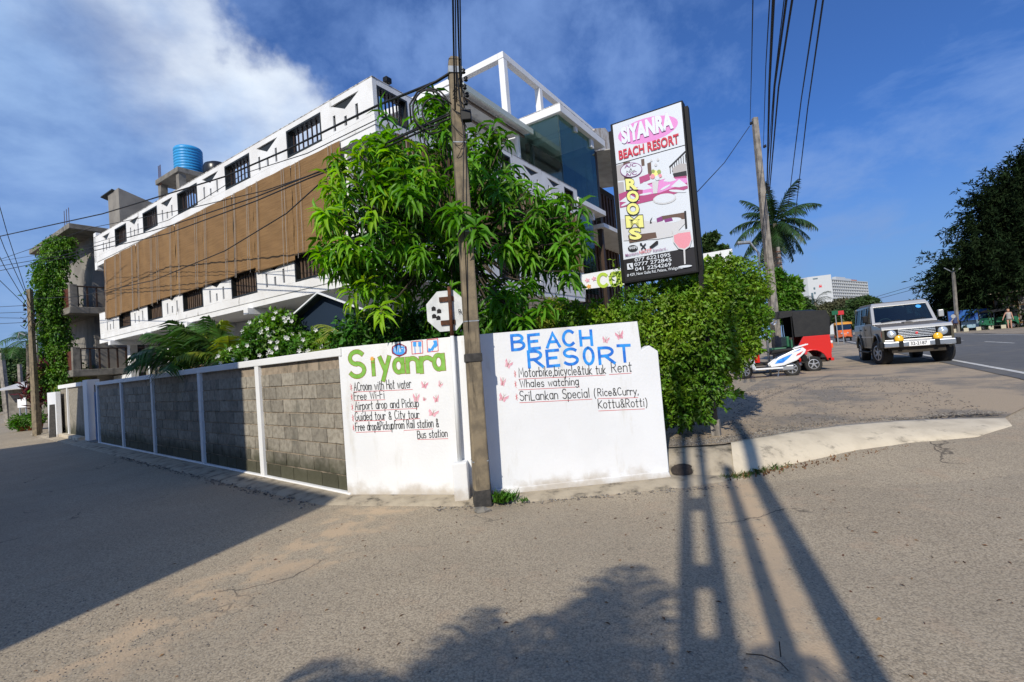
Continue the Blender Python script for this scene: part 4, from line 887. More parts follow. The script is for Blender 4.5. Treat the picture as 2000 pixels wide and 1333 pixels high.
# photo: restaurant interior
pr_('printed_shape',[(119,505),(205,482),(212,600),(128,612)],PG); pr_('printed_shape',[(166,486),(212,476),(216,590),(172,600)],PBR)
pr_('printed_shape',[(288,462),(310,458),(313,505),(292,510)],PBR); pr_('printed_shape',[(330,490),(356,480),(362,570),(338,580)],PBR)
for k in range(8):
    x=484+k*15; y=505-k*11; pr_('printed_shape',[(x,y),(x+5,y-2),(x+8,y+55),(x+3,y+57)],PB)
pr_('printed_shape',[(480,512),(592,402),(594,416),(484,522)],PB)
pr_('printed_shape',[(500,525),(560,490),(598,492),(602,580),(520,590)],PG); pr_('printed_shape',[(505,560),(600,540),(603,575),(515,588)],PB)
pr_('printed_shape',[(275,585),(345,560),(352,600),(282,630)],PM); pr_('printed_shape',[(128,622),(168,615),(176,690),(135,700)],PG)
pr_('printed_shape',[(136,700),(300,640),(470,590),(600,575),(607,640),(610,660),(470,720),(300,760),(145,795)],PM)
pr_('printed_shape',[(300,655),(440,600),(600,590),(606,620),(420,690),(300,712)],PP)
for x,y,w in ((310,650,58),(550,632,58),(485,595,45),(210,735,70)): pr_('printed_shape',[(x-w,y+18),(x,y-34),(x+w,y+10),(x,y+22)],PW)
for x,y,w,h,r in ((450,733,80,36,-8),(540,680,60,9,4),(320,700,45,7,-10),(190,765,42,8,-25),(455,655,40,7,-30)): pr_('printed_shape',ell(x,y,w,h,r),PLG if w>70 else PW); 
pr_('printed_shape',ell(450,730,72,31,-8),PW)
for x,y,a,c_ in ((385,560,22,PY),(368,580,16,PWR),(412,548,14,PGR),(400,590,16,PW),(372,545,12,PGR),(390,500,10,PLG),(360,470,8,PLG),(405,465,9,PLG),(420,575,12,PWR)): pr_('printed_shape',ell(x,y,a,a*1.1,0,9),c_)
pr_('printed_shape',[(365,615),(410,610),(400,695),(372,698)],PLG)
pr_('printed_shape',[(150,870),(400,890),(590,850),(592,900),(510,990),(400,1010),(170,1020)],PLG)
pr_('printed_shape',[(430,852),(588,826),(590,872),(440,880)],PBR); pr_('printed_shape',[(584,818),(598,815),(606,935),(592,938)],PB)
pr_('printed_shape',ell(500,880,66,17,-8),PW); pr_('printed_shape',[(395,868),(432,852),(440,884),(400,896)],PU); pr_('printed_shape',[(446,874),(500,862),(508,884),(455,896)],PU)
pr_('printed_shape',[(200,985),(390,962),(398,1000),(210,1035)],PBR); pr_('printed_shape',[(350,905),(368,855),(352,880),(366,900)],PB)
pr_('printed_badge',ell(222,536,76,50,-8,24),PU); pr_('printed_badge',ell(222,536,71,46,-8,24),PW)
def stext(txt,p0,p1,hpx,m,off=0,name='printed_text',sx=None,lift=0):
    a=SF.sz(*C7(*p0)); b_=SF.sz(*C7(*p1)); h=SF.sz(*C7(p0[0],p0[1]-hpx)); size=(h[1]-a[1])/.69; FL[0]+=1
    cu=bpy.data.curves.new('t','FONT'); cu.body=txt; cu.size=size; cu.offset=off*size; cu.resolution_u=3
    o=bpy.data.objects.new('t',cu); COL.objects.link(o); me=bpy.data.meshes.new_from_object(o); bpy.data.objects.remove(o)
    xs_=[v.co.x for v in me.vertices]; w=max(xs_)-min(xs_); k=(b_[0]-a[0])/w; x0=min(xs_); s_=(b_[1]-a[1])/(b_[0]-a[0])
    for v in me.vertices:
        x,y=(v.co.x-x0)*k,v.co.y; v.co=inv(SF.to(a[0]+x,a[1]+y+s_*x,.002+.00025*FL[0]+lift))
    me.materials.clear(); me.materials.append(m); q=bpy.data.objects.new(name,me); COL.objects.link(q); q.parent=sb; return q
stext('SIYANRA',(158,352),(512,242),100,PM if 0 else pm('print_mauve',(.62,.25,.55)),.062); stext('SIYANRA',(158,352),(512,242),100,pm('print_lilac',(.72,.76,.85)),.055)
stext('BEACH RESORT',(140,466),(552,350),60,PR2,.03)
stext('A/C',(176,526),(258,510),22,PU,.02); stext('&',(214,540),(228,537),14,PB); stext('Non',(192,560),(250,548),18,PB); stext('A/C',(180,584),(262,566),22,PU,.02)
for ch,x,y,w,h in (('R',185,672,88,74),('O',192,755,90,74),('O',192,842,92,76),('M',186,930,126,78),('S',208,1012,92,74)):
    stext(ch,(x,y),(x+w,y-4),h,PB,.075); stext(ch,(x+4,y-3),(x+w-4,y-7),h-6,PY,.05)
pr_('printed_icon',ell(234,1072,34,22,-6),PB); stext('WiFi',(208,1082),(262,1075),20,PW,.02)
pr_('printed_icon',[(286,1045),(292,1040),(326,1076),(320,1082)],PB); pr_('printed_icon',[(318,1038),(326,1042),(294,1082),(288,1078)],PB); pr_('printed_icon',ell(290,1044,8,9),PB,); pr_('printed_icon',[(348,1062),(395,1022),(408,1022),(406,1042),(366,1070),(350,1070)],PB)
stext('Maintains',(184,1130),(274,1112),19,PU,.004); stext('HACCP',(280,1112),(362,1096),23,PR2,.008); stext('Standerd...',(372,1096),(475,1080),17,PU,.004)
stext('077 6221095',(248,1164),(492,1128),24,PW,.012); stext('0777 272845',(246,1196),(500,1160),24,PW,.012); stext('041 2254269',(252,1228),(498,1194),24,PW,.012)
stext('# 429, New Galle Rd, Pelana, Weligama.',(196,1266),(578,1210),19,PW,.006)
pr_('printed_icon',[(194,1178),(234,1172),(238,1214),(198,1220)],PW); pr_('printed_icon',[(208,1184),(216,1182),(218,1194),(224,1204),(232,1204),(230,1212),(216,1208),(208,1196)],PB)
pr_('printed_glass',[(508,955),(628,945),(640,1010),(625,1062),(590,1085),(545,1075),(512,1030)],PLG); pr_('printed_glass',[(514,975),(626,960),(634,1010),(618,1055),(588,1076),(550,1068),(518,1028)],PWR)
pr_('printed_glass',[(580,1082),(592,1080),(596,1180),(586,1182)],PLG); pr_('printed_glass',ell(592,1196,48,8,-6),PW); pr_('printed_glass',[(500,945),(535,935),(540,975),(512,985)],PLG)
# ---------------------------------------------------------------- mango tree
mt=thing('mango_tree','leafy mango tree with drooping bunches of long leaves behind the concrete pole','tree',(-.9,6.9,0),0)
inv=lm(mt)
trk=[(0,0,0),(.05,.05,1.0),(.0,.1,1.9),(.12,.12,2.8),(.1,.1,3.7),(.15,.05,4.7)]
MB().tube(trk,[.10,.085,.075,.06,.045,.02],8).build('trunk',M['bark'],mt,smooth=True)
lobes=[ # px,py,Y,rx,ry,rz, n, young share
 (728,360,6.3,.62,.6,.60,34,.75),(700,440,6.0,.55,.5,.55,26,.35),(800,300,6.7,.6,.6,.65,30,.15),(850,235,6.9,.30,.4,.45,16,.0),(935,300,6.9,.36,.5,.35,16,.0),
 (800,420,6.3,.75,.7,.6,44,.3),(880,500,6.6,.7,.6,.6,34,.0),(1000,430,6.7,.75,.6,.62,44,.0),(1055,500,6.6,.52,.5,.62,28,.0),(1085,430,6.8,.34,.4,.42,15,.05),(960,370,6.8,.6,.6,.5,24,.0),
 (760,530,6.4,.65,.6,.4,30,.05),(980,590,6.5,.5,.5,.35,16,.0),(690,500,6.1,.35,.3,.3,10,.1),(880,590,7.0,.8,.5,.35,14,0)]
ros=[]
for px,py,Y,rx,ry,rz,n,yg in lobes:
    c=inv(at(px,py,Y))
    for k in range(int(n*.68)):
        d=Vector(rdir(1)[0]); r=random.uniform(.6,1.08)
        ros.append((Vector((c.x+d.x*rx*r,c.y+d.y*ry*r,c.z+d.z*rz*r)),d,random.random()<yg))
for px,py,Y,yg in ((742,600,5.75,1),(692,470,5.7,1),(650,440,5.9,1),(898,410,5.15,0),(930,440,5.1,0),(885,405,5.2,0),(640,420,6,1),(660,330,6,1),(744,265,6.2,1),(1130,440,6.4,0),(1110,530,6.3,0),(1020,620,6.0,0),(1000,560,6.0,0),(1060,590,6.1,0),(720,480,5.7,0),(790,340,5.8,0),(825,350,5.8,0),(820,480,5.8,0),(1040,360,6.2,0),(1100,380,6.3,0),(1135,400,6.4,0),(1140,470,6.4,0),(672,400,5.9,1),(700,300,6.1,1),(760,290,6.1,1),(640,340,6.1,1),(850,215,6.6,0),(870,250,6.4,0),(965,240,6.7,0),(985,265,6.7,0),(690,560,6,1),(710,545,5.9,1)):
    p=inv(at(px,py,Y)); ros.append((p,Vector((random.uniform(-.3,.3),-.6,.2)),bool(yg)))
cc=inv(at(880,430,6.8)); br=MB()
LEAF=[]
for p,d,yg in ros:
    n=random.randint(13,18); ax=(Vector((d.x*.6,d.y*.6,.75))+Vector(rdir(1)[0])*.25).normalized(); t=ax.orthogonal().normalized(); w=ax.cross(t)
    sc=random.uniform(.85,1.15)*(.92 if yg else 1)
    for k in range(n):
        a=k*2.4+random.uniform(-.3,.3); tilt=random.uniform(-.15,.75) if k>4 else random.uniform(.5,1.1)
        dd=(t*math.cos(a)+w*math.sin(a))*math.cos(tilt)+ax*math.sin(tilt)-Vector((0,0,random.uniform(.25,.95)))
        LEAF.append((p-ax*.012*k,dd,ax,random.uniform(.18,.275)*sc,random.uniform(.042,.062)*sc,yg))
    bq=p+ (cc-p)*random.uniform(.35,.6)+Vector((0,0,-.15)); br.tube([p,p*.6+bq*.4+Vector((0,0,-.08)),bq],[.006,.009,.014],5)
br.build('branches',M['bark'],mt,kind='stuff')
# fine inner leaves make the crown dense
for px,py,Y,rx,ry,rz,n,yg in lobes:
    c=inv(at(px,py,Y+.15))
    for k in range(n*5):
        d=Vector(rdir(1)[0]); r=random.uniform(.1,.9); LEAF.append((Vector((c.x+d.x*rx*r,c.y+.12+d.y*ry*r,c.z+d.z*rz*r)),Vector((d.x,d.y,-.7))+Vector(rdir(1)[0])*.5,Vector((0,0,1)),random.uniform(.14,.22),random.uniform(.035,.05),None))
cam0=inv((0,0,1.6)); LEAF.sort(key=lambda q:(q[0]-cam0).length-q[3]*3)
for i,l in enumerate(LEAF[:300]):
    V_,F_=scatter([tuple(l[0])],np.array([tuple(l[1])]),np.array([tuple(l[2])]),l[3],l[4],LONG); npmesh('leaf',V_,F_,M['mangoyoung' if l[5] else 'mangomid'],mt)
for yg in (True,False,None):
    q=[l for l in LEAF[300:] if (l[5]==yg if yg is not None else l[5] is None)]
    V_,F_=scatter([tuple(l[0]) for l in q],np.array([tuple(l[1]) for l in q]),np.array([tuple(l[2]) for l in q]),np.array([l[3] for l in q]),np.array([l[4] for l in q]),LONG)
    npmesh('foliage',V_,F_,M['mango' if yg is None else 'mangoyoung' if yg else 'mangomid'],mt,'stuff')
# ---------------------------------------------------------------- hedge round the signboard
hg=thing('clipped_hedge','big dense green hedge swelling into a round bush round the signboard posts','hedge',(2.4,7.6,.28),0)
inv=lm(hg); bl=[]
for px,py,Y,rx,ry,rz in ((1060,650,7.3,.4,.4,.22),(1130,640,7.4,.55,.5,.30),(1200,628,7.5,.6,.55,.28),(1280,610,7.5,.6,.55,.42),(1250,690,7.2,.6,.5,.5),(1350,600,7.5,.6,.5,.5),(1330,700,7.15,.55,.4,.5),(1390,640,7.4,.58,.55,.60),(1432,560,7.7,.46,.5,.45),(1432,640,7.5,.40,.5,.55),(1395,700,7.3,.38,.4,.36),(1380,560,7.8,.5,.5,.4),(1320,790,7.05,.36,.35,.28),(1300,740,7.1,.4,.35,.4),(1455,595,7.6,.28,.4,.42),(1350,760,7.1,.34,.3,.3),(1390,760,7.0,.26,.26,.22),(1090,640,7.5,.5,.4,.3),(1390,640,6.75,.34,.22,.55),(1345,790,6.95,.3,.25,.22),(1385,590,6.9,.3,.25,.3)):
    c=inv(at(px,py,Y)); bl.append((c.x,c.y,c.z,rx,ry,rz))
foliage('foliage',bl,40000,.066,M['hedge'],hg,.55,.42,droop=.25,aspect=.55); sprays('leafy_shoots',bl,1500,16,.13,.078,M['hedge'],hg,out=.9,up=.35,aspect=.45,shell=.85,jag=.42)
for k in range(6): 
    a=inv(at(1310+k*14,800,7.9)); a.z=0; MB().tube([a,a+Vector((random.uniform(-.2,.2),0,.5)),a+Vector((random.uniform(-.5,.5),0,1.5))],[.03,.022,.012],6).build('stem',M['bark'],hg)
# twigs sticking out on top
b=MB(); V1=[];
for k in range(26):
    a=inv(at(random.uniform(1080,1480),random.uniform(560,600),7.5)); tp=a+Vector((random.uniform(-.15,.15),random.uniform(-.1,.1),random.uniform(.2,.55))); b.tube([a,tp],[.005,.002],4)
    m=9; P=[tuple(a.lerp(tp,random.uniform(.4,1))) for _ in range(m)]; V_,F_=scatter(P,rdir(m,.2),rdir(m),.075,.04); k0=len(V1); b.add([tuple(v) for v in V_],[tuple(int(i) for i in f_) for f_ in F_])
b.build('twigs',M['hedge'],hg,kind='stuff',fixn=False)
yl=thing('golden_shrub','small yellow leaved shrub poking over the white wall beside the hedge','shrub',tuple(at(1045,650,6.6).xy)+(0,),0)
inv=lm(yl); bl=[]
for px,py,r in ((1030,632,.16),(1060,622,.15),(1078,598,.12),(1045,650,.2),(1015,648,.1)): c=inv(at(px,py,6.6)); bl.append((c.x,c.y,c.z,r,r*.8,r))
foliage('foliage',bl,2200,.05,M['hedgeyel'],yl,.3,.3); a=inv(at(1075,640,6.6)); MB().tube([(0,0,0),(.02,0,1.2),tuple(a)],.012,6).build('stem',M['bark'],yl)
# a dark leafy shrub just behind the beach wall
ds=thing('shady_shrub','dark leafy shrub behind the wall under the mango tree','shrub',tuple(at(950,650,6.9).xy)+(0,),0)
inv=lm(ds); bl=[]
for px,py,r in ((700,640,.3),(780,640,.35),(850,640,.35),(930,630,.35),(990,640,.3)): c=inv(at(px,py,6.9)); bl.append((c.x,c.y,c.z-.1,r*1.2,r,r))
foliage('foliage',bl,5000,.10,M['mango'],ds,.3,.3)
# ---------------------------------------------------------------- white flowering bush in the garden
fb_=thing('white_flowering_bush','green garden bush dotted with small white flowers behind the block wall','bush',tuple(at(560,690,9.2).xy)+(0,),0)
inv=lm(fb_); bl=[]
for px,py,Y,rx,rz in ((520,668,9.4,.42,.42),(548,650,9.4,.36,.40),(500,690,9.5,.35,.25),(590,682,9.0,.4,.25),(630,675,8.6,.38,.25),(570,690,9.1,.4,.25),(465,697,10,.3,.2)): c=inv(at(px,py,Y)); bl.append((c.x,c.y,c.z,rx,.4,rz))
foliage('foliage',bl,9000,.10,M['vine'],fb_,.4,.3)
P,nr=blobpts(bl,170,.95,.2); P=P+nr*.04; b=MB()
for p in P:
    for k in range(5):
        a=k*1.257+p[0]*9; b.add([tuple(p),(p[0]+.03*math.cos(a-.5),p[1]-.02,p[2]+.03*math.sin(a-.5)),(p[0]+.045*math.cos(a),p[1]-.03,p[2]+.045*math.sin(a)),(p[0]+.03*math.cos(a+.5),p[1]-.02,p[2]+.03*math.sin(a+.5))],[(0,1,2,3)])
b.build('flowers',M['flower'],fb_,kind='stuff',fixn=False); MB().tube([(0,0,0),(0,0,1.6)],.04,6).build('stem',M['bark'],fb_)
# ---------------------------------------------------------------- palms
def frond(L,droop,az,el,m,parent,base,seed,wl=.35,nl=26,fold=.5,lw=1):
    r=random.Random(seed); d=Vector((math.cos(az)*math.cos(el),math.sin(az)*math.cos(el),math.sin(el))); p=Vector(base); pts=[]; n=16
    for i in range(n+1): pts.append(p.copy()); p=p+d*(L/n); d=(d+Vector((0,0,-droop/n*(1+i/n)))).normalized()
    b=MB(); b.tube(pts,[.022*L/2*(1-.85*i/n)+.002 for i in range(n+1)],4)
    for k in range(nl):
        f=.12+.88*k/nl; q=f*n; i=min(n-1,int(q)); c=pts[i].lerp(pts[i+1],q-i); t=(pts[i+1]-pts[i]).normalized(); sd=t.cross(Vector((0,0,1))).normalized(); up=sd.cross(t)
        ll=wl*L*(math.sin(math.pi*(.12+.80*f)))*r.uniform(.85,1.1)
        for s in (-1,1):
            dd=(sd*s*.8+t*.62-up*fold*r.uniform(.3,1.0)).normalized(); w=t*.010*L/1.5*1.4*lw; e=c+dd*ll; md=c+dd*ll*.5+Vector((0,0,.03*ll)); e=e-Vector((0,0,ll*.28*r.uniform(.5,1.3)))
            b.add([c-w,c+w,md+w,md-w,e],[(0,1,2,3),(3,2,4)])
    return b.build('frond',m,parent,fixn=False)
def palm(name,label,loc,h,nf,L,m,tr=.1,lean=(0,0),elr=(-.3,1.2),droop=1.3,group=None,wl=.35,nl=26,fold=.5,yel=0,azr=None,bm='palmbark',lw=1):
    t=thing(name,label,'palm tree',loc,0,group); top_=Vector((lean[0],lean[1],h))
    P=[Vector((lean[0]*(k/6)**1.6,lean[1]*(k/6)**1.6,h*k/6)) for k in range(7)]
    MB().tube(P,[tr*(1.15-.35*k/6) for k in range(7)],9).build('trunk',M[bm],t,smooth=True)
    for k in range(nf):
        az=k*2.4+random.uniform(-.2,.2) if azr is None else random.uniform(*azr); el=elr[0]+(elr[1]-elr[0])*((k+.5)/nf)
        frond(L*random.uniform(.85,1.1),droop*random.uniform(.8,1.2),az,el,M['palmyel'] if random.random()<yel else m,t,top_,k+int(h*10),wl,nl,fold,lw)
    return t
def gpos(px,py,Y): p=at(px,py,Y); return p
p=gpos(380,690,11.2); palm('garden_palm','fan leaved garden palm behind the wall by the louvred window',(p.x,p.y,0),p.z-.25,16,1.35,M['palm'],.05,elr=(.2,1.35),droop=.9,wl=.5,nl=24,lw=1.9,yel=.2)
p=gpos(450,700,10.8); palm('garden_palm','garden palm nearest the white flowering bush',(p.x,p.y,0),p.z-.2,16,1.4,M['palm'],.05,elr=(.3,1.35),droop=.9,wl=.42,nl=24,lw=1.9,yel=.3)
p=gpos(705,690,7.6); palm('yellowish_areca_palm','yellowing areca palm arching up beneath the mango tree',(p.x,p.y,0),p.z-.15,12,1.15,M['palmyel'],.06,elr=(.35,1.3),droop=1.0,wl=.26,nl=30,yel=.5)
p=gpos(150,722,22); palm('young_coconut_palm','young palm with orange green fronds beneath the vine curtain',(p.x,p.y,0),p.z-.3,11,1.9,M['palmyel'],.12,elr=(-.1,1.2),droop=1.5,yel=.5)
p=gpos(55,668,30); palm('distant_palm','small palm behind the leftmost utility poles',(p.x,p.y,0),p.z,12,2.0,M['palm'],.15,elr=(-.2,1.2),droop=1.6)
p=gpos(1513,438,30); g0=gpos(1522,700,30); palm('coconut_palm','tall coconut palm behind the right utility pole',(g0.x,g0.y,.6),p.z-.6,34,2.75,M['palmdk'],.2,lean=(p.x-g0.x,0),elr=(-1.0,1.35),droop=1.0,wl=.26,nl=44,fold=.9)
p=gpos(1592,592,90); palm('far_palm','distant palm in front of the left end of the tall hotel',(p.x,p.y,0),p.z,14,4.2,M['dktree'],.3,elr=(-.6,1.2),droop=1.4,nl=14,wl=.4)
p=gpos(1608,604,92); palm('far_palm','distant palm just right of the one before the hotel',(p.x,p.y,0),p.z,12,3.8,M['dktree'],.3,elr=(-.6,1.2),droop=1.4,nl=14,wl=.4)
# cordyline and little plants on the left
for q,(px,py,Y,lab) in enumerate(((100,725,21,'crimson leaved shrub at the foot of the vine curtain'),(78,770,21,'crimson leaved shrub beside the leaning dark post'))):
    p=gpos(px,py,Y); t=thing('crimson_cordyline',lab,'shrub',(p.x,p.y,0),0,'crimson shrubs by the neighbour house'); MB().tube([(0,0,0),(0,0,p.z)],.03,5).build('stem',M['bark'],t)
    n=260; P=np.stack([rng.normal(0,.25,n),rng.normal(0,.2,n),p.z+rng.normal(0,.30,n)],1); V_,F_=scatter(P,rdir(n,.5),rdir(n),.42,.06); npmesh('foliage',V_,F_,M['redleaf'],t,'stuff')
# ---------------------------------------------------------------- trees
def tree(name,label,px,py,Y,blobs,n,size,m,trunks,group=None,dy=1.0,base=None,shell=.45,jag=.3,spr=None):
    p=at(px,py,Y); t=thing(name,label,'tree',(p.x,p.y,G(p.x,p.y) if base is None else base),0,group); inv=lm(t); bl=[]
    k=Y/F*1.0
    for bx_,by_,r1,r2 in blobs: c=inv(at(bx_,by_,Y)); bl.append((c.x,c.y,c.z,r1*k,r1*k*dy,r2*k))
    foliage('crown',bl,n,size,m,t,shell,jag)
    if spr: sprays('crown',bl,*spr,m,t,out=.8,up=.25,aspect=.22,shell=.55,jag=.6,droop=.35)
    for i,(tx,ty,w) in enumerate(trunks):
        c=inv(at(tx,ty,Y)); MB().tube([(c.x*.3,0,-.3),(c.x*.6,0,c.z*.5),(c.x,0,c.z)],[w,w*.8,w*.4],7).build('trunk',M['bark'],t,smooth=True)
    return t
tree('casuarina_tree','huge dark casuarina tree filling the right edge of the view',1960,640,44,[(2005,330,16,26),(1985,370,30,20),(1945,395,20,12),(1970,430,48,24),(1910,445,16,8),(1995,480,50,30),(1925,485,30,13),(1890,480,13,6),(1950,530,56,24),(1900,545,30,14),(1872,520,16,8),(2030,400,60,70),(2040,540,70,50),(1965,575,60,20),(1998,310,8,14),(1920,420,10,6),(1895,505,24,9)],26000,.34,M['dktree'],[(1940,540,.5),(1985,420,.35),(1900,520,.25)],jag=.8,shell=.2,spr=(1500,34,2.6,.42))
tree('casuarina_tree','lower dark tree left of the huge casuarina, behind the car',1860,640,52,[(1880,572,30,15),(1852,548,18,9),(1862,600,26,14),(1842,566,9,5),(1890,610,30,12),(1850,525,8,5)],9000,.32,M['dktree'],[(1862,590,.3)],jag=.8,shell=.2,spr=(500,30,2.2,.4))
tree('roadside_tree','bright green bushy tree behind the hedge and the right pole',1540,620,22,[(1545,560,16,16),(1530,590,22,22),(1555,600,14,20),(1520,540,10,12),(1540,570,22,22),(1520,610,22,20)],9000,.2,M['vine'],[(1535,600,.12)])
tree('roadside_tree','small bright green tree just left of the tall hotel',1566,620,40,[(1566,592,13,9),(1556,600,12,9),(1578,604,9,8)],4500,.28,M['midtree'],[(1566,600,.15)])
tree('dry_roadside_tree','brownish tree in front of the tall hotel',1640,640,85,[(1625,606,24,14),(1648,602,24,16),(1672,598,18,14),(1612,620,20,12)],12000,.5,M['brntree'],[(1640,610,.3)])
tree('roadside_tree','green tree between the tall hotel and the car roof',1685,640,80,[(1690,590,18,9),(1672,595,16,9),(1706,592,9,7),(1665,625,22,16),(1650,618,20,14),(1690,612,18,16)],12000,.5,M['midtree'],[(1685,600,.3)])
tree('bushy_tree','leafy branch tips behind the signboard top of the hedge',1385,480,12,[(1385,470,12,7),(1378,488,12,8),(1400,492,10,6),(1412,487,6,4),(1392,462,8,3)],1500,.14,M['midtree'],[(1380,490,.05)],base=.3)
for q,(px,py,Y,bl,lab) in enumerate(((20,740,55,[(10,720,30,34),(40,735,36,30),(25,770,40,30),(70,760,26,26)],'nearest dark green tree at the end of the lane'),(45,700,62,[(30,700,26,18),(60,715,24,20),(5,705,24,18)],'rear dark green tree at the end of the lane'),(95,745,48,[(98,735,22,24),(92,765,24,22),(110,760,18,22)],'dark green bush right of the leftmost pole'))):
    tree('lane_tree',lab,px,py,Y,bl,9000,.4,M['midtree'],[(px,py,.2)],'trees at the end of the lane',base=0)
# ---------------------------------------------------------------- poles and cables
def pole(label,px0,py0,px1,py1,Y,w0,w1,m,z0=None,cat='utility pole',name='utility_pole',group=None):
    a=at(px0,py0,Y); b_=at(px1,py1,Y); 
    if z0 is None: z0=G(a.x,a.y)
    d=(b_-a); a2=a+d*((z0-.1-a.z)/d.z); t=thing(name,label,cat,(a2.x,a2.y,z0),0,group); inv=lm(t); A=inv(a2);B=inv(b_)
    MB().hexa([(A.x+sx*w0,A.y+sy*w0,A.z) for sx,sy in ((-1,-1),(1,-1),(1,1),(-1,1))],[(B.x+sx*w1,B.y+sy*w1,B.z) for sx,sy in ((-1,-1),(1,-1),(1,1),(-1,1))]).build('shaft',m,t,bevel=.01)
    return t,inv
rp,ri=pole('grey concrete utility pole with many cables, behind the round hedge',1504,538,1474,231,17.5,.13,.085,M['polegrey'])
for px,py in ((1465,243),(1491,288)):
    c=ri(at(px,py,17.3)); b=MB()
    for k in range(2): b.lathe((c.x+.05*k,c.y-.05,c.z+.02*k),(0,0,1),[(.02,-.05),(.04,-.035),(.022,-.01),(.04,.02),(.02,.05)],10)
    b.build('insulator',M['black'],rp,smooth=True)
lp=at(1450,474,14.5); t=thing('street_lamp','small curved street lamp reaching left from behind the round hedge','street lamp',(lp.x+.45,lp.y,.4),0); inv=lm(t)
q=inv(lp); MB().tube([(0,0,0),(0,0,q.z-.35),(-.2,0,q.z-.05),(q.x,0,q.z+.02)],.035,7).build('lamp_arm',M['galv'],t,smooth=True); MB().box(q.x-.16,q.x+.22,-.08,.08,q.z-.05,q.z+.03).build('lamp_head',M['galv'],t,bevel=.02)
t,_=pole('small pale ladder-like pole beside the coconut palm trunk',1530,560,1519,483,24,.08,.06,M['polegrey'])
for k in range(6): c=_(at(1520+k*1.2,492+k*11,23.85)); MB().box(c.x-.13,c.x+.13,c.y-.02,c.y+.02,c.z-.02,c.z+.02).build('rung',M['rust'],t)
L1,i1=pole('weathered grey pole with cable insulators at the lane edge by the crimson shrubs',72,850,58,566,20.3,.10,.075,M['polec'],z0=0)
for k,(px,py) in enumerate(((48,597),(49,605),(66,607),(48,628),(68,625),(67,630))):
    c=i1(at(px,py,20.2)); MB().lathe(tuple(c),(0,0,1),[(.04,-.05),(.07,-.03),(.04,0),(.06,.03),(.03,.05)],8).build('insulator',M['black'],L1,smooth=True)
b=MB()
for k in range(5):
    a=i1(at(58,600+k*9,20.1)); c=i1(at((40 if k%2 else 82),612+k*8,20.1)); b.tube([a,(a+c)/2+Vector((0,0,-.25)),c],.012,4)
b.build('jumper_cable',M['wire'],L1)
MB().tube([i1(at(50,655,20.2)),i1(at(38,650,20.2)),i1(at(36,660,20.2))],.03,5).build('lamp_arm',M['galv'],L1)
pole('thin pale pole right behind the weathered pole on the lane',76,790,70,640,21.5,.05,.04,M['bluewhite'],z0=0)
pole('leaning grey pole at the left edge of the view',14,800,2,690,34,.16,.12,M['polegrey'],z0=0)
pole('slim grey pole in front of the trees at the lane end',42,775,38,712,38,.12,.1,M['polegrey'],z0=0)
pole('short dark leaning post at the start of the far block wall',108,853,107,790,18.6,.13,.11,M['tar'],z0=0,cat='post',name='dark_post')
def cable(label,pts,r=.012,group=None,sag=0,n=22):
    P=[at(*p) for p in pts]; Q=[]
    m=len(P)
    for i in range(m-1):
        a,b_=P[i],P[i+1]
        for k in range(n): w=k/n; q=a.lerp(b_,w); q.z-=sag*4*w*(1-w); Q.append(q)
    Q.append(P[-1]); o=MB().tube(Q,r,5).build('overhead_cable',M['wire'],None,smooth=True); tag(recenter(o),label,'cable',group)
    return o
LG_='cables strung left from the concrete pole'
cable('thickest cable running from the top of the concrete pole past the roofline to the left',[(884,140,5.3),(852,160,5.4),(740,205,6.5),(560,293,8.5),(440,345,10),(200,418,14),(-60,475,18)],.017,LG_)
cable('cable crossing the upper balcony and the blinds, second below the thick one',[(878,225,5.3),(700,305,6.5),(600,345,7.5),(500,385,9),(330,442,12),(120,500,17),(-60,530,21)],.012,LG_)
cable('pair-mate cable just beneath the second one over the blinds',[(878,232,5.3),(700,312,6.5),(600,350,7.5),(500,393,9),(330,456,12),(120,505,17),(-60,541,21)],.012,LG_)
cable('bundled black cable from the pole crossing the blinds under the roofline',[(876,222,5.3),(740,285,6.3),(640,331,7.2),(520,372,9),(380,405,11),(180,445,15),(-60,528,21)],.009,LG_)
cable('lowest cable sagging across the blinds to the far left pole',[(700,300,6.6),(640,345,7.2),(560,417,8.6),(440,490,10.4),(300,548,13),(150,580,17.5),(58,584,20.2)],.011,LG_)
cable('thin cable over the parapet end at the left',[(740,232,6.4),(600,300,7.5),(480,338,9.2),(330,430,12),(150,486,17),(-60,520,21)],.007,LG_)
for k,(x0,y0,x1,y1) in enumerate(((58,592,-40,360),(56,600,-40,420),(60,598,-30,300),(55,602,-60,470))): cable('steep cable rising left from the weathered lane pole, '+['inner','second','topmost','lowest'][k]+' of four',[(x0,y0,20.2),((x0+x1)/2,(y0+y1)/2+10,17),(x1,y1,14)],.011,'cables rising from the lane pole')
for k,(y0,y1) in enumerate(((597,603),(610,614),(622,620),(630,636))): cable('level cable leaving the lane pole to the left, '+['first','second','third','fourth'][k]+' from the top',[(50,y0,20.2),(-60,y1,26)],.011,'level cables left of the lane pole')
CP='cables rising out of frame from the concrete pole'
for k,(x0,x1,y0) in enumerate(((889,884,215),(892,889,200),(899,893,170),(902,898,190))): cable('near-vertical cable up from the concrete pole top, '+['leftmost','second','third','rightmost'][k]+' of four',[(x0,y0,5.28),((x0+x1)/2,y0/2+5,4.8),(x1,-30,4.2)],.007 if k%2 else .010,CP)
RC='cables passing over the right pole'
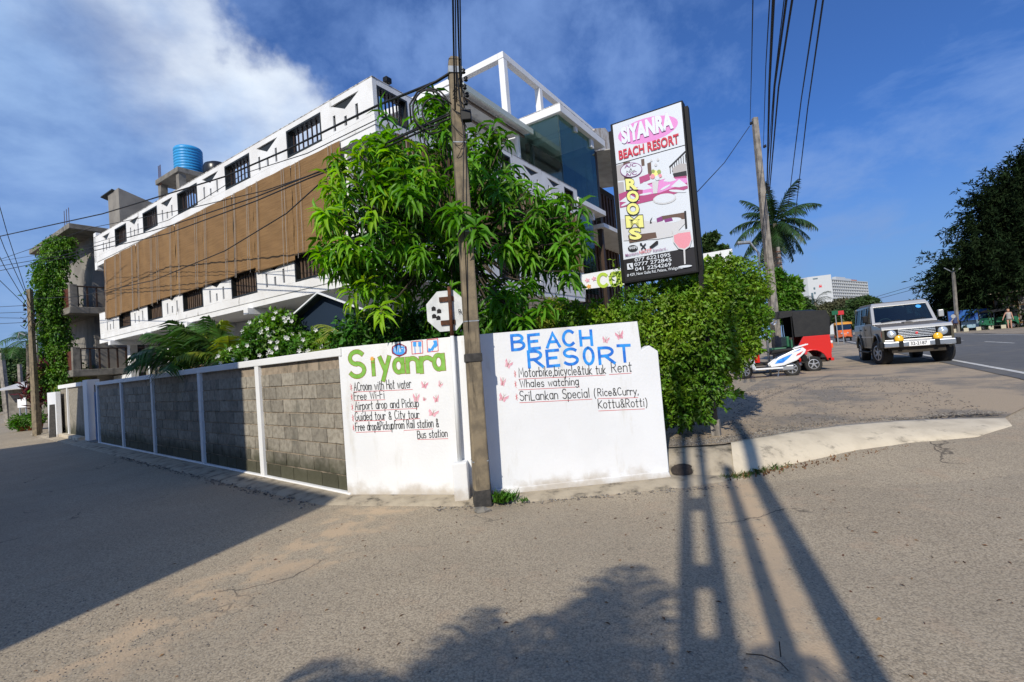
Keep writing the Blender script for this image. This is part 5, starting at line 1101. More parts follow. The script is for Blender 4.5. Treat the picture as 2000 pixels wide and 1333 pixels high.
for k,(x0,y0,x1,r) in enumerate(((1465,243,1471,.012),(1491,288,1505,.012),(1498,370,1512,.030),(1500,378,1540,.022),(1502,384,1552,.022),(1496,372,1535,.010))):
    cable('cable above the grey right pole, '+['leftmost','second','thick black third','thick fourth','rightmost of the bundle','thin one inside the bundle'][k],[(x0,y0,17.3),((x0*.45+x1*.55)+[0,-3,-3,-9,-9,-6][k],y0*.45,9.5),(x1,-30,6)],r*.75,RC)
for k,(x0,y0,x1) in enumerate(((1539,405,1599),(1551,440,1612))): cable('lone cable to the right of the pole bundle, '+('left one' if k==0 else 'right one'),[(x0,y0,26),((x0+x1)/2-4,y0*.48,14),(x1,-30,7)],.016,'two lone cables')
cable('service cable dropping left from the right pole behind the signboard',[(1464,247,17.3),(1415,318,15),(1362,375,12.5)],.012)
for k,(a,b_) in enumerate((((1712,580),(1830,545)),((1716,584),(1835,552)))): cable('faint far cable above the car, '+('upper' if k==0 else 'lower'),[(a[0],a[1],50),(b_[0],b_[1],46)],.02,'faint far cables')
# cable coils by the pole top
co_=MB(); 
for k in range(3):
    c=at(838,215,5.35); r=(.23,.26,.16)[k]; co_.tube([(c.x+r*math.cos(a)*.8+.02*k,c.y+.03*k,c.z+r*math.sin(a)) for a in np.linspace(.2,5.2,22)],.010,5)
co_.tube([at(884,140,5.3),at(850,160,5.35),at(815,180,5.4),at(800,205,5.4),at(803,240,5.4)],.011,5); co_.tube([at(884,205,5.3),at(850,180,5.3),at(825,176,5.35),at(812,190,5.4),at(818,225,5.4)],.008,5)
tag(recenter(co_.build('cable_coil',M['wire'],None,smooth=True)),'loops of spare black cable hanging beside the concrete pole top','cable coil')
# ---------------------------------------------------------------- vehicles
SILV=mk('champagne_car_paint',(.47,.465,.45),None,rough=.28,metal=.35,coat=.6); CARG=mk('shaded_brown_grey_car_paint',(.075,.068,.045),None,rough=.3,coat=.6); ROOFP=mk('dusty_roof_paint',(.15,.135,.12),(.115,.105,.095),6,.6)  # the car's brown-grey sides are darkened so the paint carries their shade
AMB=mk('amber_lens',(.75,.10,.02),None,rough=.2,coat=.5); YLN=mk('yellow_lamp_lens',(.80,.45,.02),None,rough=.15,coat=.7); LENS=mk('headlamp_lens',(.62,.66,.68),None,rough=.08,coat=1,metal=.5)
def wheel(parent,x,y,z,r,w,side,steer=0,rimm=None,rimr=.58,spokes=6):
    ax=Vector((math.sin(steer)*-1*0,1,0)); ax=Vector((-math.sin(steer),math.cos(steer),0))*side; c=Vector((x,y,z))
    t=MB().lathe(c,ax,[(r*.55,-w/2),(r*.92,-w/2),(r,-w*.34),(r,w*.34),(r*.93,w/2),(r*.60,w/2),(r*.58,w*.42)],26).build('wheel',M['rubber'],parent,smooth=True)
    MB().lathe(c,ax,[(r*rimr*1.02,w*.40),(r*rimr*1.02,w*.50),(r*rimr*.9,w*.52),(r*rimr*.85,w*.36),(r*.2,w*.34),(r*.18,w*.47),(r*.05,w*.49)],22).build('rim',rimm or M['alu'],t,smooth=False)
    b=MB(); u=Vector((0,0,1)); v=ax.cross(u)
    for k in range(spokes):
        a=k*2*math.pi/spokes; d=u*math.cos(a)+v*math.sin(a); b.beam(c+ax*w*.42+d*r*.15,c+ax*w*.42+d*r*rimr*.9,.05*r/.35,.02,tuple(ax))
    b.build('spokes',rimm or M['alu'],t); return t
# four wheel drive
jc=Vector((12.32,15.09,0)); jf=Vector((-.452,-.892,0)); jr=(jc-jf*.0); jz=.455
jp=jc-jf*1.35; jp.z=jz
jeep=thing('four_wheel_drive_car','boxy silver four wheel drive car with yellow fog lamps facing the viewer','car',tuple(jp),math.atan2(jf.y,jf.x)); jeep.scale=(1.05,1.05,1.11)
# local x forward, axles at +-1.35
def side_profile():
    pts=[(2.08,.52),(2.10,.98),(2.04,1.06),(.88,1.16),(.80,1.17),(-2.18,1.17),(-2.24,1.1),(-2.24,.55)]
    ar=[]
    for cx_ in (-1.35,1.35):
        ar.append([(cx_+.46*math.cos(a),.42+.46*math.sin(a)) for a in np.linspace(math.pi,0,11)])
    return pts+[(-1.35-.46,.5)]+ar[0]+[(-.89,.48),(.89,.48)]+ar[1]+[(1.81,.5)]
pf=side_profile(); W2=.80
MB().prism(pf,lambda a,z,t:(a,t,z),W2-.06,W2).build('body_side',CARG,jeep,bevel=.012); MB().prism(pf,lambda a,z,t:(a,t,z),-W2,-W2+.06).build('body_side',CARG,jeep,bevel=.012)
MB().hexa([(.84,-.74,1.10),(2.04,-.74,1.0),(2.04,.74,1.0),(.84,.74,1.10)],[(.84,-.745,1.185),(2.03,-.745,1.075),(2.03,.745,1.075),(.84,.745,1.185)]).build('bonnet',ROOFP,jeep,bevel=.025)
MB().box(2.02,2.085,-.79,.79,.60,.72).build('front_apron',SILV,jeep,bevel=.01); MB().hexa([(1.98,-.80,1.0),(2.09,-.80,1.0),(2.09,.80,1.0),(1.98,.80,1.0)],[(1.94,-.79,1.09),(2.04,-.79,1.075),(2.04,.79,1.075),(1.94,.79,1.09)]).build('bonnet_lip',SILV,jeep,bevel=.01)
MB().box(1.9,2.04,-.78,.78,.60,1.02).build('grille_backing',M['black'],jeep)
for k in range(6): MB().box(2.05,2.075,-.42,.42,.765+.042*k,.785+.042*k).build('grille_bar',M['chrome'],jeep,bevel=.004)
MB().box(2.055,2.09,-.03,.03,.84,.90).build('grille_badge',RED,jeep,bevel=.01)
for s in (-1,1):
    MB().box(2.04,2.08,s*.57-.135,s*.57+.135,.755,1.0).build('lamp_bezel',M['black'],jeep,bevel=.01)
    h=MB().lathe((2.085,s*.57,.88),(1,0,0),[(.098,-.02),(.10,.0),(.085,.012),(.04,.022),(.0,.024)],20).build('headlight',LENS,jeep,smooth=True)
    MB().lathe((2.083,s*.57,.88),(1,0,0),[(.10,-.012),(.108,-.01),(.108,.006),(.10,.006)],20).build('headlight_ring',M['chrome'],h)
    MB().box(1.93,2.07,s*.775-.03,s*.775+.035,.80,.97).build('indicator',AMB,jeep,bevel=.01)
    MB().lathe((2.18,s*.43,.735),(1,0,0),[(.09,-.05),(.105,-.03),(.105,.0),(.07,.02),(.0,.03)],18).build('fog_lamp',YLN,jeep,smooth=True)
    MB().box(2.04,2.07,s*.58-.13,s*.58+.13,.64,.70).build('air_slot' if 0 else 'bumper_slot',M['dark'],jeep)
    MB().box(2.1,2.24,s*.40-.05,s*.40+.05,.50,.68).build('overrider',M['black'],jeep,bevel=.012)
    MB().hexa([(1.85,s*.80,.50),(2.2,s*.80,.50),(2.2,s*.90,.50),(1.85,s*.90,.50)],[(1.85,s*.80,.68),(2.2,s*.80,.68),(2.2,s*.90,.68),(1.85,s*.90,.68)]).build('bumper_end',M['black'],jeep,bevel=.02)
    # flared arch lips and side step
    for cx_ in (-1.35,1.35):
        b=MB(); A=[(cx_+.47*math.cos(a),.42+.47*math.sin(a)) for a in np.linspace(math.pi*.97,.03*math.pi,13)]; b.tube([(a,s*.815,z) for a,z in A],.03,6); b.build('arch_lip',CARG,jeep,smooth=True)
    MB().box(-.8,.8,s*.88-.07,s*.88+.07,.36,.40).build('side_step',M['black'],jeep,bevel=.01)
    m_=MB().box(.62,.74,s*.93-.065,s*.93+.065,1.26,1.46).build('wing_mirror',SILV if s>0 else M['black'],jeep,bevel=.02)
    MB().box(.61,.618,s*.93-.05,s*.93+.05,1.28,1.44).build('mirror_glass',M['chrome'],m_); MB().beam((.68,s*.8,1.22),(.68,s*.93,1.32),.03,.03).build('mirror_arm',M['black'],m_)
    MB().tube([(1.8,s*.83,1.08),(1.8,s*.9,1.16)],.012,5).lathe((1.8,s*.9,1.22),(1,0,0),[(.02,-.03),(.05,-.02),(.055,.0),(.05,.01)],12).build('fender_mirror',M['chrome'] if s<0 else SILV,jeep) if s>0 else None
    # greenhouse sides
    tb=.10 # tumblehome
    def gs(a,z): return (a,s*(W2-.005-tb*(z-1.17)/.65),z)
    fr=[(.80,1.17),(.38,1.76),(-2.05,1.78),(-2.2,1.17)]
    wins=[[(.58,1.22),(.26,1.70),(-.30,1.71),(-.30,1.22)],[(-.40,1.22),(-.40,1.71),(-1.12,1.71),(-1.12,1.22)],[(-1.22,1.22),(-1.22,1.71),(-1.98,1.71),(-2.10,1.22)]]
    MB().plate([fr]+wins,lambda a,z,t:(gs(a,z)[0],gs(a,z)[1]-s*t,z),0,.04).build('side_pillars',CARG,jeep,bevel=.006)
    for w_ in wins: MB().prism(w_,lambda a,z,t:(gs(a,z)[0],gs(a,z)[1]-s*t,z),.015,.022).build('side_window',M['carglass'],jeep)
    for x in (.62,-.35,-1.17): MB().box(x-.006,x+.006,s*(W2+.001)-.003,s*(W2+.001)+.003,.50,1.15).build('door_seam',M['black'],jeep)
    for x in (-.2,-1.05): MB().box(x-.07,x+.07,s*(W2+.012)-.01,s*(W2+.012)+.01,1.03,1.06).build('door_handle',M['black'],jeep)
    MB().box(-2.2,1.0,s*(W2+.004)-.004,s*(W2+.004)+.006,.80,.84).build('side_moulding',SILV,jeep)
    for cx_ in (1.35,-1.35): wheel(jeep,cx_,s*.70,.365,.365,.25,s,.30 if cx_>0 else 0)
# roof, windscreen frame and screen
MB().hexa([(.40,-.69,1.755),(.40,.69,1.755),(-2.08,.69,1.775),(-2.08,-.69,1.775)],[(.28,-.60,1.83),(.28,.60,1.83),(-1.98,.60,1.87),(-1.98,-.60,1.87)]).build('roof',ROOFP,jeep,bevel=.04)
MB().hexa([(.46,-.70,1.725),(.46,.70,1.725),(.34,.70,1.735),(.34,-.70,1.735)],[(.40,-.68,1.80),(.40,.68,1.80),(.28,.66,1.815),(.28,-.66,1.815)]).build('windscreen_header',SILV,jeep,bevel=.01)
def ws(y,f,t=0): # across, up the screen
    x=.86-.42*f; z=1.175+.56*f; return (x+t*.8,y*(1-.09*f),z+t*.6)
MB().plate([[(-.79,0),(.79,0),(.79,1),(-.79,1)],[(-.71,.10),(.71,.10),(.71,.93),(-.71,.93)]],lambda a,z,t: ws(a,z,t),-.03,.01).build('windscreen_frame',SILV,jeep,bevel=.006)
MB().prism([(-.71,.10),(.71,.10),(.71,.93),(-.71,.93)],lambda a,z,t: ws(a,z,t),-.018,-.012).build('windscreen',M['carglass'],jeep)
MB().prism(ell(.5,.80,.07,.085,0,14),lambda a,z,t: ws(a,z,t),-.011,-.008).build('revenue_sticker',SKYB,jeep)
for y0 in (-.30,.32): MB().beam(ws(y0-.26,.06,.03),ws(y0+.22,.14,.03),.015,.015).build('wiper',M['black'],jeep)
MB().hexa([(.95,-.1,1.17),(1.32,-.1,1.135),(1.32,.16,1.135),(.95,.16,1.17)],[(.98,-.08,1.20),(1.30,-.08,1.175),(1.30,.14,1.175),(.98,.14,1.20)]).build('bonnet_scoop',ROOFP,jeep,bevel=.01); MB().box(1.29,1.31,-.06,.12,1.145,1.165).build('scoop_mouth',M['black'],jeep)
MB().box(2.09,2.21,-.80,.80,.515,.665).build('bumper',M['chrome'],jeep,bevel=.02); MB().box(2.0,2.08,-.6,.6,.36,.50).build('skid_plate',M['dark'],jeep)
pl_=MB().box(2.225,2.23,-.23,.23,.53,.66).build('number_plate',WHT,jeep)
Mp=Matrix(((0,0,1,2.2315),(1,0,0,-.20),(0,1,0,.555),(0,0,0,1))); ftext('32-2187',.12,'plate_text',M['black'],Mp,pl_,off=.002,sx=.92)
MB().box(-2.1,1.95,-.62,.62,.40,.55).build('chassis',M['dark'],jeep); MB().box(-2.23,-2.15,-.74,.74,.6,1.76).build('tailgate',CARG,jeep,bevel=.02); MB().box(-2.1,.6,-.7,.7,.56,.9).build('floor_pan',M['dark'],jeep)
for s in (-1,1):
    for x in (-.15,-1.1): st_=MB().box(x-.25,x+.2,s*.36-.24,s*.36+.24,.9,1.05).box(x-.32,x-.2,s*.36-.22,s*.36+.22,1.0,1.45).build('seat',mk('grey_seat',(.12,.11,.10),None,rough=.9) if 'grey_seat' not in bpy.data.materials else bpy.data.materials['grey_seat'],jeep,bevel=.03)
MB().box(.45,.78,-.7,.7,1.0,1.16).build('dashboard',M['black'],jeep); MB().tube([(.38-.04*math.sin(a),-.36+.18*math.cos(a),1.18+.16*math.sin(a)) for a in np.linspace(0,2*math.pi,20)],.012,5).build('steering_wheel',M['bluewhite'],jeep)
MB().box(.30,.33,-.12,.12,1.62,1.68).build('rear_view_mirror',M['alu'],jeep)
# three-wheeler builder
def tuk(label,loc,rz,body,hood,seat_m,group=None,detail=True,name='three_wheeler'):
    t=thing(name,label,'three-wheeler',loc,rz,group)
    # x forward; rear axle at x=0, front wheel at 1.9
    body_p=[(-.42,.34),(-.46,.60),(-.44,.98),(.36,.98),(.34,.62),(.50,.34)]
    for s in (-1,1):
        pf=[(-.42,.36),(-.46,.60),(-.44,.98),(.20,.98),(.52,.40),(.36,.36)]+[(.33*math.cos(a),.30+.30*math.sin(a)) for a in np.linspace(.2,math.pi-.15,9)]
        MB().prism(pf,lambda a,z,u:(a,s*u,z),.56,.64).build('rear_side_panel',body,t,bevel=.015)
        b=MB(); b.tube([(.34*math.cos(a),s*.65,.27+.34*math.sin(a)) for a in np.linspace(.1,math.pi-.1,11)],.025,6); b.build('wheel_arch',body,t,smooth=True)
        wheel(t,0,s*.55,.215,.215,.11,s,0,M['alu'],.62,5)
        MB().box(-.505,-.45,s*.56-.05,s*.56+.05,.62,.74).build('tail_lamp',AMB,t,bevel=.008)
        MB().box(-.50,-.45,s*.56-.05,s*.56+.05,.76,.82).build('tail_lamp_white',M['bluewhite'],t)
    MB().box(-.46,-.40,-.58,.58,.34,.98).build('rear_panel',body,t,bevel=.02); MB().box(-.5,-.42,-.60,.60,.28,.36).build('rear_bumper',body,t,bevel=.01)
    MB().box(-.40,1.45,-.56,.56,.26,.32).build('floor',M['dark'],t)
    # hood: canvas shell
    prof=[(-.46,.99),(-.50,1.45),(-.44,1.62),(-.20,1.70),(.6,1.74),(1.25,1.68),(1.50,1.56),(1.56,1.50)]
    b=MB(); n=len(prof); nw=7
    for x,z in prof:
        for k in range(nw):
            f=k/(nw-1)*2-1; b.v.append((x,f*.62,z-(.06*abs(f)**3 if z>1.6 else .0)-(.02 if z>1.55 else 0)*math.cos(f*9+x*4)))
    b.f=[(i*nw+k,i*nw+k+1,(i+1)*nw+k+1,(i+1)*nw+k) for i in range(n-1) for k in range(nw-1)]
    o=b.build('canvas_hood',hood,t,smooth=True); sm=o.modifiers.new('solid','SOLIDIFY'); sm.thickness=.02
    for s in (-1,1):
        b=MB().prism([(-.46,.98),(-.49,1.45),(-.42,1.64),(.42,1.69),(.40,.98)],lambda a,z,u:(a,s*u,z),.60,.625); b.build('canvas_side',hood,t,bevel=.01)
        b=MB().prism([(.40,1.56),(1.54,1.44),(1.50,1.60),(1.2,1.70),(.40,1.72)],lambda a,z,u:(a,s*u,z),.60,.625); b.build('canvas_valance',hood,t)
        MB().tube([(1.42,s*.58,.5),(1.48,s*.58,1.0),(1.50,s*.58,1.52)],.02,6).build('hood_pillar',M['black'],t); MB().tube([(.44,s*.60,.6),(.44,s*.6,1.66)],.018,6).build('hood_pillar',M['black'],t)
    # bench, driver seat
    MB().box(-.30,.25,-.52,.52,.60,.76).box(-.38,-.26,-.52,.52,.76,1.30).build('passenger_seat',seat_m,t,bevel=.03); MB().box(.55,.95,-.28,.28,.58,.72).box(.48,.56,-.36,.36,.72,1.02).build('driver_seat',seat_m,t,bevel=.03)
    MB().box(.46,.50,-.58,.58,.30,.92).build('partition',seat_m,t)
    # nose
    NP=[(1.30,.34),(1.30,.98),(1.52,1.04),(1.80,.92),(2.02,.62),(2.05,.44),(1.80,.36)]
    b=MB(); 
    for x,z,w in ((1.32,.34,.58),(1.32,1.0,.58),(1.62,.36,.50),(1.60,1.0,.50),(1.90,.42,.26),(1.86,.84,.26),(2.02,.48,.14),(2.0,.70,.14)): b.v+= [(x,-w,z),(x,w,z)]
    b.f=[(0,1,3,2),(0,4,5,1),(2,3,7,6),(4,8,9,5),(6,7,11,10),(8,12,13,9),(10,11,15,14),(12,14,15,13),(0,2,6,4),(1,5,7,3),(4,6,10,8),(5,9,11,7),(8,10,14,12),(9,13,15,11)]
    b.build('nose_panel',body,t,bevel=.02)
    MB().hexa([(1.58,-.50,1.0),(1.60,.50,1.0),(1.58,.50,1.0),(1.56,-.50,1.0)],[(1.50,-.54,1.50),(1.50,.54,1.50),(1.48,.54,1.50),(1.48,-.54,1.50)]).build('windscreen',M['carglass'],t)
    for s in (-1,1): MB().lathe((1.95,s*.22,.72),(1,0,0),[(.06,-.04),(.07,0),(.05,.02),(0,.03)],12).build('headlight',LENS,t,smooth=True)
    wheel(t,1.78,0,.2,.2,.10,1,0,M['alu'],.6,5); MB().box(1.55,2.0,-.08,.08,.38,.43).build('front_mudguard',body,t,bevel=.01)
    return t
HOOD=mk('black_vinyl_hood',(.009,.009,.010),(.014,.014,.014),6,.6,.004,12); REDP=mk('red_three_wheeler_paint',(.60,.018,.012),None,rough=.3,coat=.5); GRP=mk('green_three_wheeler_paint',(.02,.13,.06),None,rough=.35,coat=.5); ORP=mk('orange_three_wheeler_paint',(.70,.14,.03),None,rough=.35,coat=.5); GSE=mk('green_seat_vinyl',(.02,.12,.06),None,rough=.5)
tk1=Vector((9.42,15.62,.455))
t1=tuk('red three-wheeler with black canvas hood parked behind the scooter',tuple(tk1),math.atan2(.30,-.95),REDP,HOOD,GSE)
t1.scale=(1.12,1.08,1.14)
q=MB(); q.tube([(.90,.68,.95),(.90,.68,1.35)],.012,6); q.tube([(.90,.68+.0*math.sin(a),1.45+.07*math.sin(a)) if 0 else (.90+.07*math.cos(a),.68,1.45+.07*math.sin(a)) for a in np.linspace(0,6.283,15)],.009,5); q.tube([(.90,.68,1.45),(.90,.68,1.52)],.007,5).tube([(.90,.68,1.45),(.84,.68,1.41)],.007,5).tube([(.90,.68,1.45),(.96,.68,1.41)],.007,5); q.build('star_mast',M['chrome'],t1)
g_=lambda px,py,Y:at(px,py,Y)
p=g_(1646,650,44); tuk('orange and green three-wheeler facing the viewer far down the road',(p.x,p.y,G(p.x,p.y)+.02),math.atan2(-.86,-.5),ORP,mk('orange_green_hood',(.60,.26,.03),None),GRP)
p=g_(1962,643,41); tuk('dark green three-wheeler behind the walking woman',(p.x+1.5,p.y+1.2,G(p.x,p.y)+.03),math.atan2(.2,-.98),GRP,HOOD,GSE)
# scooter
sc_=thing('motor_scooter','white motor scooter with blue flashes parked tail out in front of the red three-wheeler','scooter',(8.02,14.1,.452),math.atan2(.30,-.95))
SW=mk('white_scooter_plastic',(.78,.79,.80),None,rough=.25,coat=.6)
wheel(sc_,0,0,.23,.23,.10,1,0,M['alu'],.6,6); wheel(sc_,1.25,0,.22,.22,.09,1,.2,M['alu'],.6,6)
for s in (-1,1):
    bp=[(-.38,.74),(-.30,.82),(-.10,.78),(.35,.58),(.60,.40),(.56,.30),(.20,.34),(-.12,.46),(-.34,.66)]
    MB().prism(bp,lambda a,z,u:(a,s*u,z),.10,.17).build('side_panel',SW,sc_,bevel=.02)
    MB().prism([(.46,.40),(.38,.50),(.14,.60),(-.02,.66),(.08,.55),(.24,.42)],lambda a,z,u:(a,s*u,z),.171,.174).build('blue_flash',BLU,sc_)
    MB().prism([(-.14,.64),(-.30,.72),(-.22,.62),(-.10,.58)],lambda a,z,u:(a,s*u,z),.171,.174).build('red_flash',RED,sc_); MB().prism([(-.04,.70),(-.26,.79),(-.20,.74)],lambda a,z,u:(a,s*u,z),.171,.174).build('blue_flash',BLU,sc_)
    MB().beam((-.45,s*.09,.90),(-.05,s*.11,.80),.03,.03).build('grab_rail',SW,sc_)
MB().hexa([(-.28,-.12,.76),(.55,-.13,.66),(.55,.13,.66),(-.28,.12,.76)],[(-.30,-.11,.84),(.48,-.12,.80),(.48,.12,.80),(-.30,.11,.84)]).build('saddle',M['black'],sc_,bevel=.04)
MB().box(-.42,-.33,-.09,.09,.60,.74).build('tail_light',RED,sc_,bevel=.02); MB().hexa([(-.44,-.08,.42),(-.30,-.08,.40),(-.30,.08,.40),(-.44,.08,.42)],[(-.36,-.08,.62),(-.24,-.08,.60),(-.24,.08,.60),(-.36,.08,.62)]).build('rear_mudguard',M['black'],sc_,bevel=.01)
MB().box(-.46,-.44,-.10,.10,.44,.56).build('number_plate',M['chrome'],sc_)
MB().box(.30,1.0,-.17,.17,.27,.33).build('floorboard',M['black'],sc_,bevel=.02); MB().box(.25,1.0,.16,.19,.25,.30).box(.25,1.0,-.19,-.16,.25,.30).build('floorboard_trim',SW,sc_,bevel=.01)
MB().hexa([(.95,-.20,.28),(1.05,-.18,.26),(1.05,.18,.26),(.95,.20,.28)],[(1.02,-.17,.92),(1.14,-.08,.95),(1.14,.08,.95),(1.02,.17,.92)]).build('leg_shield',SW,sc_,bevel=.03)
MB().tube([(1.26,0,.25),(1.14,0,.70),(1.06,0,1.0)],.025,7).build('fork',M['black'],sc_); MB().tube([(1.0,-.33,1.04),(1.06,-.12,1.0),(1.06,.12,1.0),(1.0,.33,1.04)],.016,6).build('handlebar',M['black'],sc_); MB().box(1.0,1.16,-.10,.10,.94,1.06).build('handlebar_cowl',SW,sc_,bevel=.04)
MB().prism([(1.02,.30),(1.10,.44),(1.28,.49),(1.44,.42),(1.42,.38),(1.26,.44),(1.1,.34)],lambda a,z,u:(a,u,z),-.06,.06).build('front_mudguard',SW,sc_,bevel=.01)
MB().tube([(.45,-.16,.24),(.15,-.18,.22),(-.10,-.19,.28),(-.30,-.19,.34)],[.03,.05,.055,.05],9).build('exhaust',M['alu'],sc_,smooth=True); MB().box(-.05,.42,-.10,.10,.18,.34).build('engine',M['alu'],sc_,bevel=.03)
MB().tube([(.35,.1,.24),(.42,.20,.02)],.012,5).build('side_stand',M['alu'],sc_)
# ---------------------------------------------------------------- tall hotel far away
HY=420.0; p=at(1615,604,HY); h0=at(1617,548,HY); h1=at(1694,549,HY+55)
ht=thing('far_tall_hotel','pale multi storey hotel with rows of balconies on the horizon','building',(p.x,p.y,-2),0); inv=lm(ht)
hw=mk('pale_hotel_wall',(.50,.52,.53),None,rough=.8); hd=mk('hotel_glazing',(.10,.15,.18),None,rough=.3)
A=inv((h0.x,h0.y,0)); B=inv((h1.x,h1.y,0)); A.z=B.z=0; e=(B-A); Lh=e.length; e=e/Lh; n_=Vector((e.y,-e.x,0)); n_=n_ if n_.y<0 else -n_
zt_=h0.z+2+1.5; fl=(h0.z-at(1617,600,HY).z)/8.3
def hp(a,z,t): q=A+e*a-n_*t; return (q.x,q.y,z)
MB().prism(rect(0,Lh,0,zt_),hp,1.6,6).build('main_block',hd,ht)
for k in range(11):
    z=zt_-k*fl; 
    if z<3: break
    MB().prism(rect(-.2,Lh+.2,z-.7,z),hp,-.2,1.7).build('floor_band',hw,ht)
    for j in range(23):
        a=Lh*j/22; MB().prism(rect(a-.36,a+.36,z-fl,z-.7),hp,.0,1.62).build('balcony_divider',hw,ht) if k<10 else None
tw=[at(1577,546,HY),at(1613,548,HY-6)]; A2=inv(tw[0]);B2=inv(tw[1]); A2.z=B2.z=0; e2=(B2-A2).normalized(); L2=(B2-A2).length
zt2=at(1590,541,HY).z+2
tf=lambda a,z,t:((A2+e2*a).x-e2.y*-t,(A2+e2*a).y+e2.x*t,z)
MB().prism(rect(0,L2+4,0,zt2),tf,0,9).build('stair_tower',hw,ht)
MB().prism(rect(L2*.12,L2*.22,zt2-24,zt2-14),tf,-.3,0).build('tower_window',hd,ht); MB().prism(rect(L2*.3,L2*.55,zt2-2.6,zt2-1.6),tf,-.3,0).build('tower_window',hd,ht)
for d in (9.5,13.5): MB().prism(rect(L2*.28,L2*.36,zt2-d-1.8,zt2-d),tf,-.3,0).build('tower_window',hd,ht)
MB().prism([(L2*.58,zt2-10),(L2*.62,zt2-7.6),(L2*.66,zt2-9.4),(L2*.70,zt2-7.6),(L2*.74,zt2-10)],tf,-.3,-.05).build('emblem',RED,ht)
MB().prism(rect(Lh*.25,Lh*.48,zt_,zt_+3),hp,2,5).build('roof_block',hw,ht); MB().prism(rect(Lh*.48,Lh*.66,zt_,zt_+2.4),hp,3,12).build('roof_block',hw,ht)
for k in range(3): MB().prism(rect(Lh*(.68+.05*k),Lh*(.71+.05*k),zt_,zt_+1.8),hp,3,6).build('roof_letter_block',mk('terracotta_paint',(.45,.12,.05),None) if k==0 else bpy.data.materials['terracotta_paint'],ht)
# ---------------------------------------------------------------- far side of the road, right
def vthing(name,label,cat,px,py,Y,group=None,z=None): 
    p=at(px,py,Y); return thing(name,label,cat,(p.x,p.y,(G(p.x,p.y)+.03) if z is None else z),-.9,group),p
t,p=vthing('timber_stall','brown timber roadside kiosk at the far right edge','kiosk',1990,640,42)
tm=mk('ochre_board',(.20,.11,.035),(.13,.07,.025),3,.8); pn=mk('grey_board',(.22,.20,.18),(.16,.15,.14),2,.8)
MB().box(-1.4,3.2,0,3,.35,3.1).build('wall',tm,t)
for x0,x1 in ((-1.3,-.1),(.15,1.4),(1.6,3.1)):
    MB().box(x0,x1,-.06,0,2.0,2.75).build('shutter',pn,t); MB().box(x0,x1,-.06,0,1.1,1.9).build('shutter',pn,t) ; MB().box(x0,x1,-.06,0,.5,1.0).build('shutter',pn,t)
MB().hexa([(-1.7,-.5,3.05),(3.5,-.5,3.05),(3.5,3.2,3.3),(-1.7,3.2,3.3)],[(-1.7,-.5,3.13),(3.5,-.5,3.13),(3.5,3.2,3.38),(-1.7,3.2,3.38)]).build('roof',mk('stall_roof',(.35,.28,.2),None),t)
for x in (-1.3,0,1.5,3.1): MB().box(x-.08,x+.08,0,.1,0,.4).build('leg',M['dark'],t)
BBL=mk('blue_banner',(.02,.07,.30),(.03,.14,.42),2,.6); LBB=mk('pale_blue_board',(.35,.50,.60),(.25,.40,.52),3,.6); YGB=mk('lime_banner',(.30,.42,.05),None)
for k,(px,py,w,h,z0,m_,lab) in enumerate(((1882,630,2.0,.95,.95,BBL,'dark blue banner nearest the far street light pole'),(1922,632,1.9,.9,1.0,BBL,'dull blue banner between the posts under the casuarina'),(1895,634,1.2,1.0,.25,LBB,'left pale blue notice board leaning under the trees'),(1910,634,1.3,1.1,.25,LBB,'right pale blue notice board leaning under the trees'),(1955,630,1.6,.7,1.35,YGB,'lime and blue banner left of the timber kiosk'))):
    t,p=vthing('roadside_banner',lab,'banner',px,py,44); MB().box(-w/2,w/2,-.02,.02,z0,z0+h).build('banner_sheet',m_,t)
    for x in (-w/2-.03,w/2+.03): MB().box(x-.03,x+.03,-.03,.03,0,z0+h+.1).build('banner_post',M['dark'],t)
for k in range(5):
    px=1862+k*24.5; t,p=vthing('painted_kerb_stone','pale square marker block on the far verge, '+['leftmost','second','middle','fourth','rightmost'][k]+' of five','marker block',px,639-k*.6,41.5,'marker blocks on the far verge'); MB().box(-.15,.15,-.1,.1,0,.32).build('marker_block',mk('cream_marker_paint',(.55,.50,.36),None) if 'cream_marker_paint' not in bpy.data.materials else bpy.data.materials['cream_marker_paint'],t,bevel=.02)
t,_=pole('olive far street light pole with three lamp arms under the casuarina',1870,640,1862,532,43,.11,.09,M['concrete'])
for dx in (-18,0,14): c=_(at(1862+dx,524,43)); c0_=_(at(1862,533,43)); MB().beam(c0_,c,.06,.06).build('lamp_arm',M['galv'],t)
# notice signs far beyond the red three-wheeler
for px,m_,lab in ((1631,GRP,'small green sign board above the far three-wheeler'),(1642,RED,'small red sign board above the far three-wheeler')):
    t,p=vthing('small_road_board',lab,'sign',px,612,36); z=p.z-t.location.z; MB().box(-.2,.2,-.02,.02,z-.12,z+.18).build('board',m_,t); MB().box(-.03,.03,.02,.05,0,z+.1).build('post',M['galv'],t)
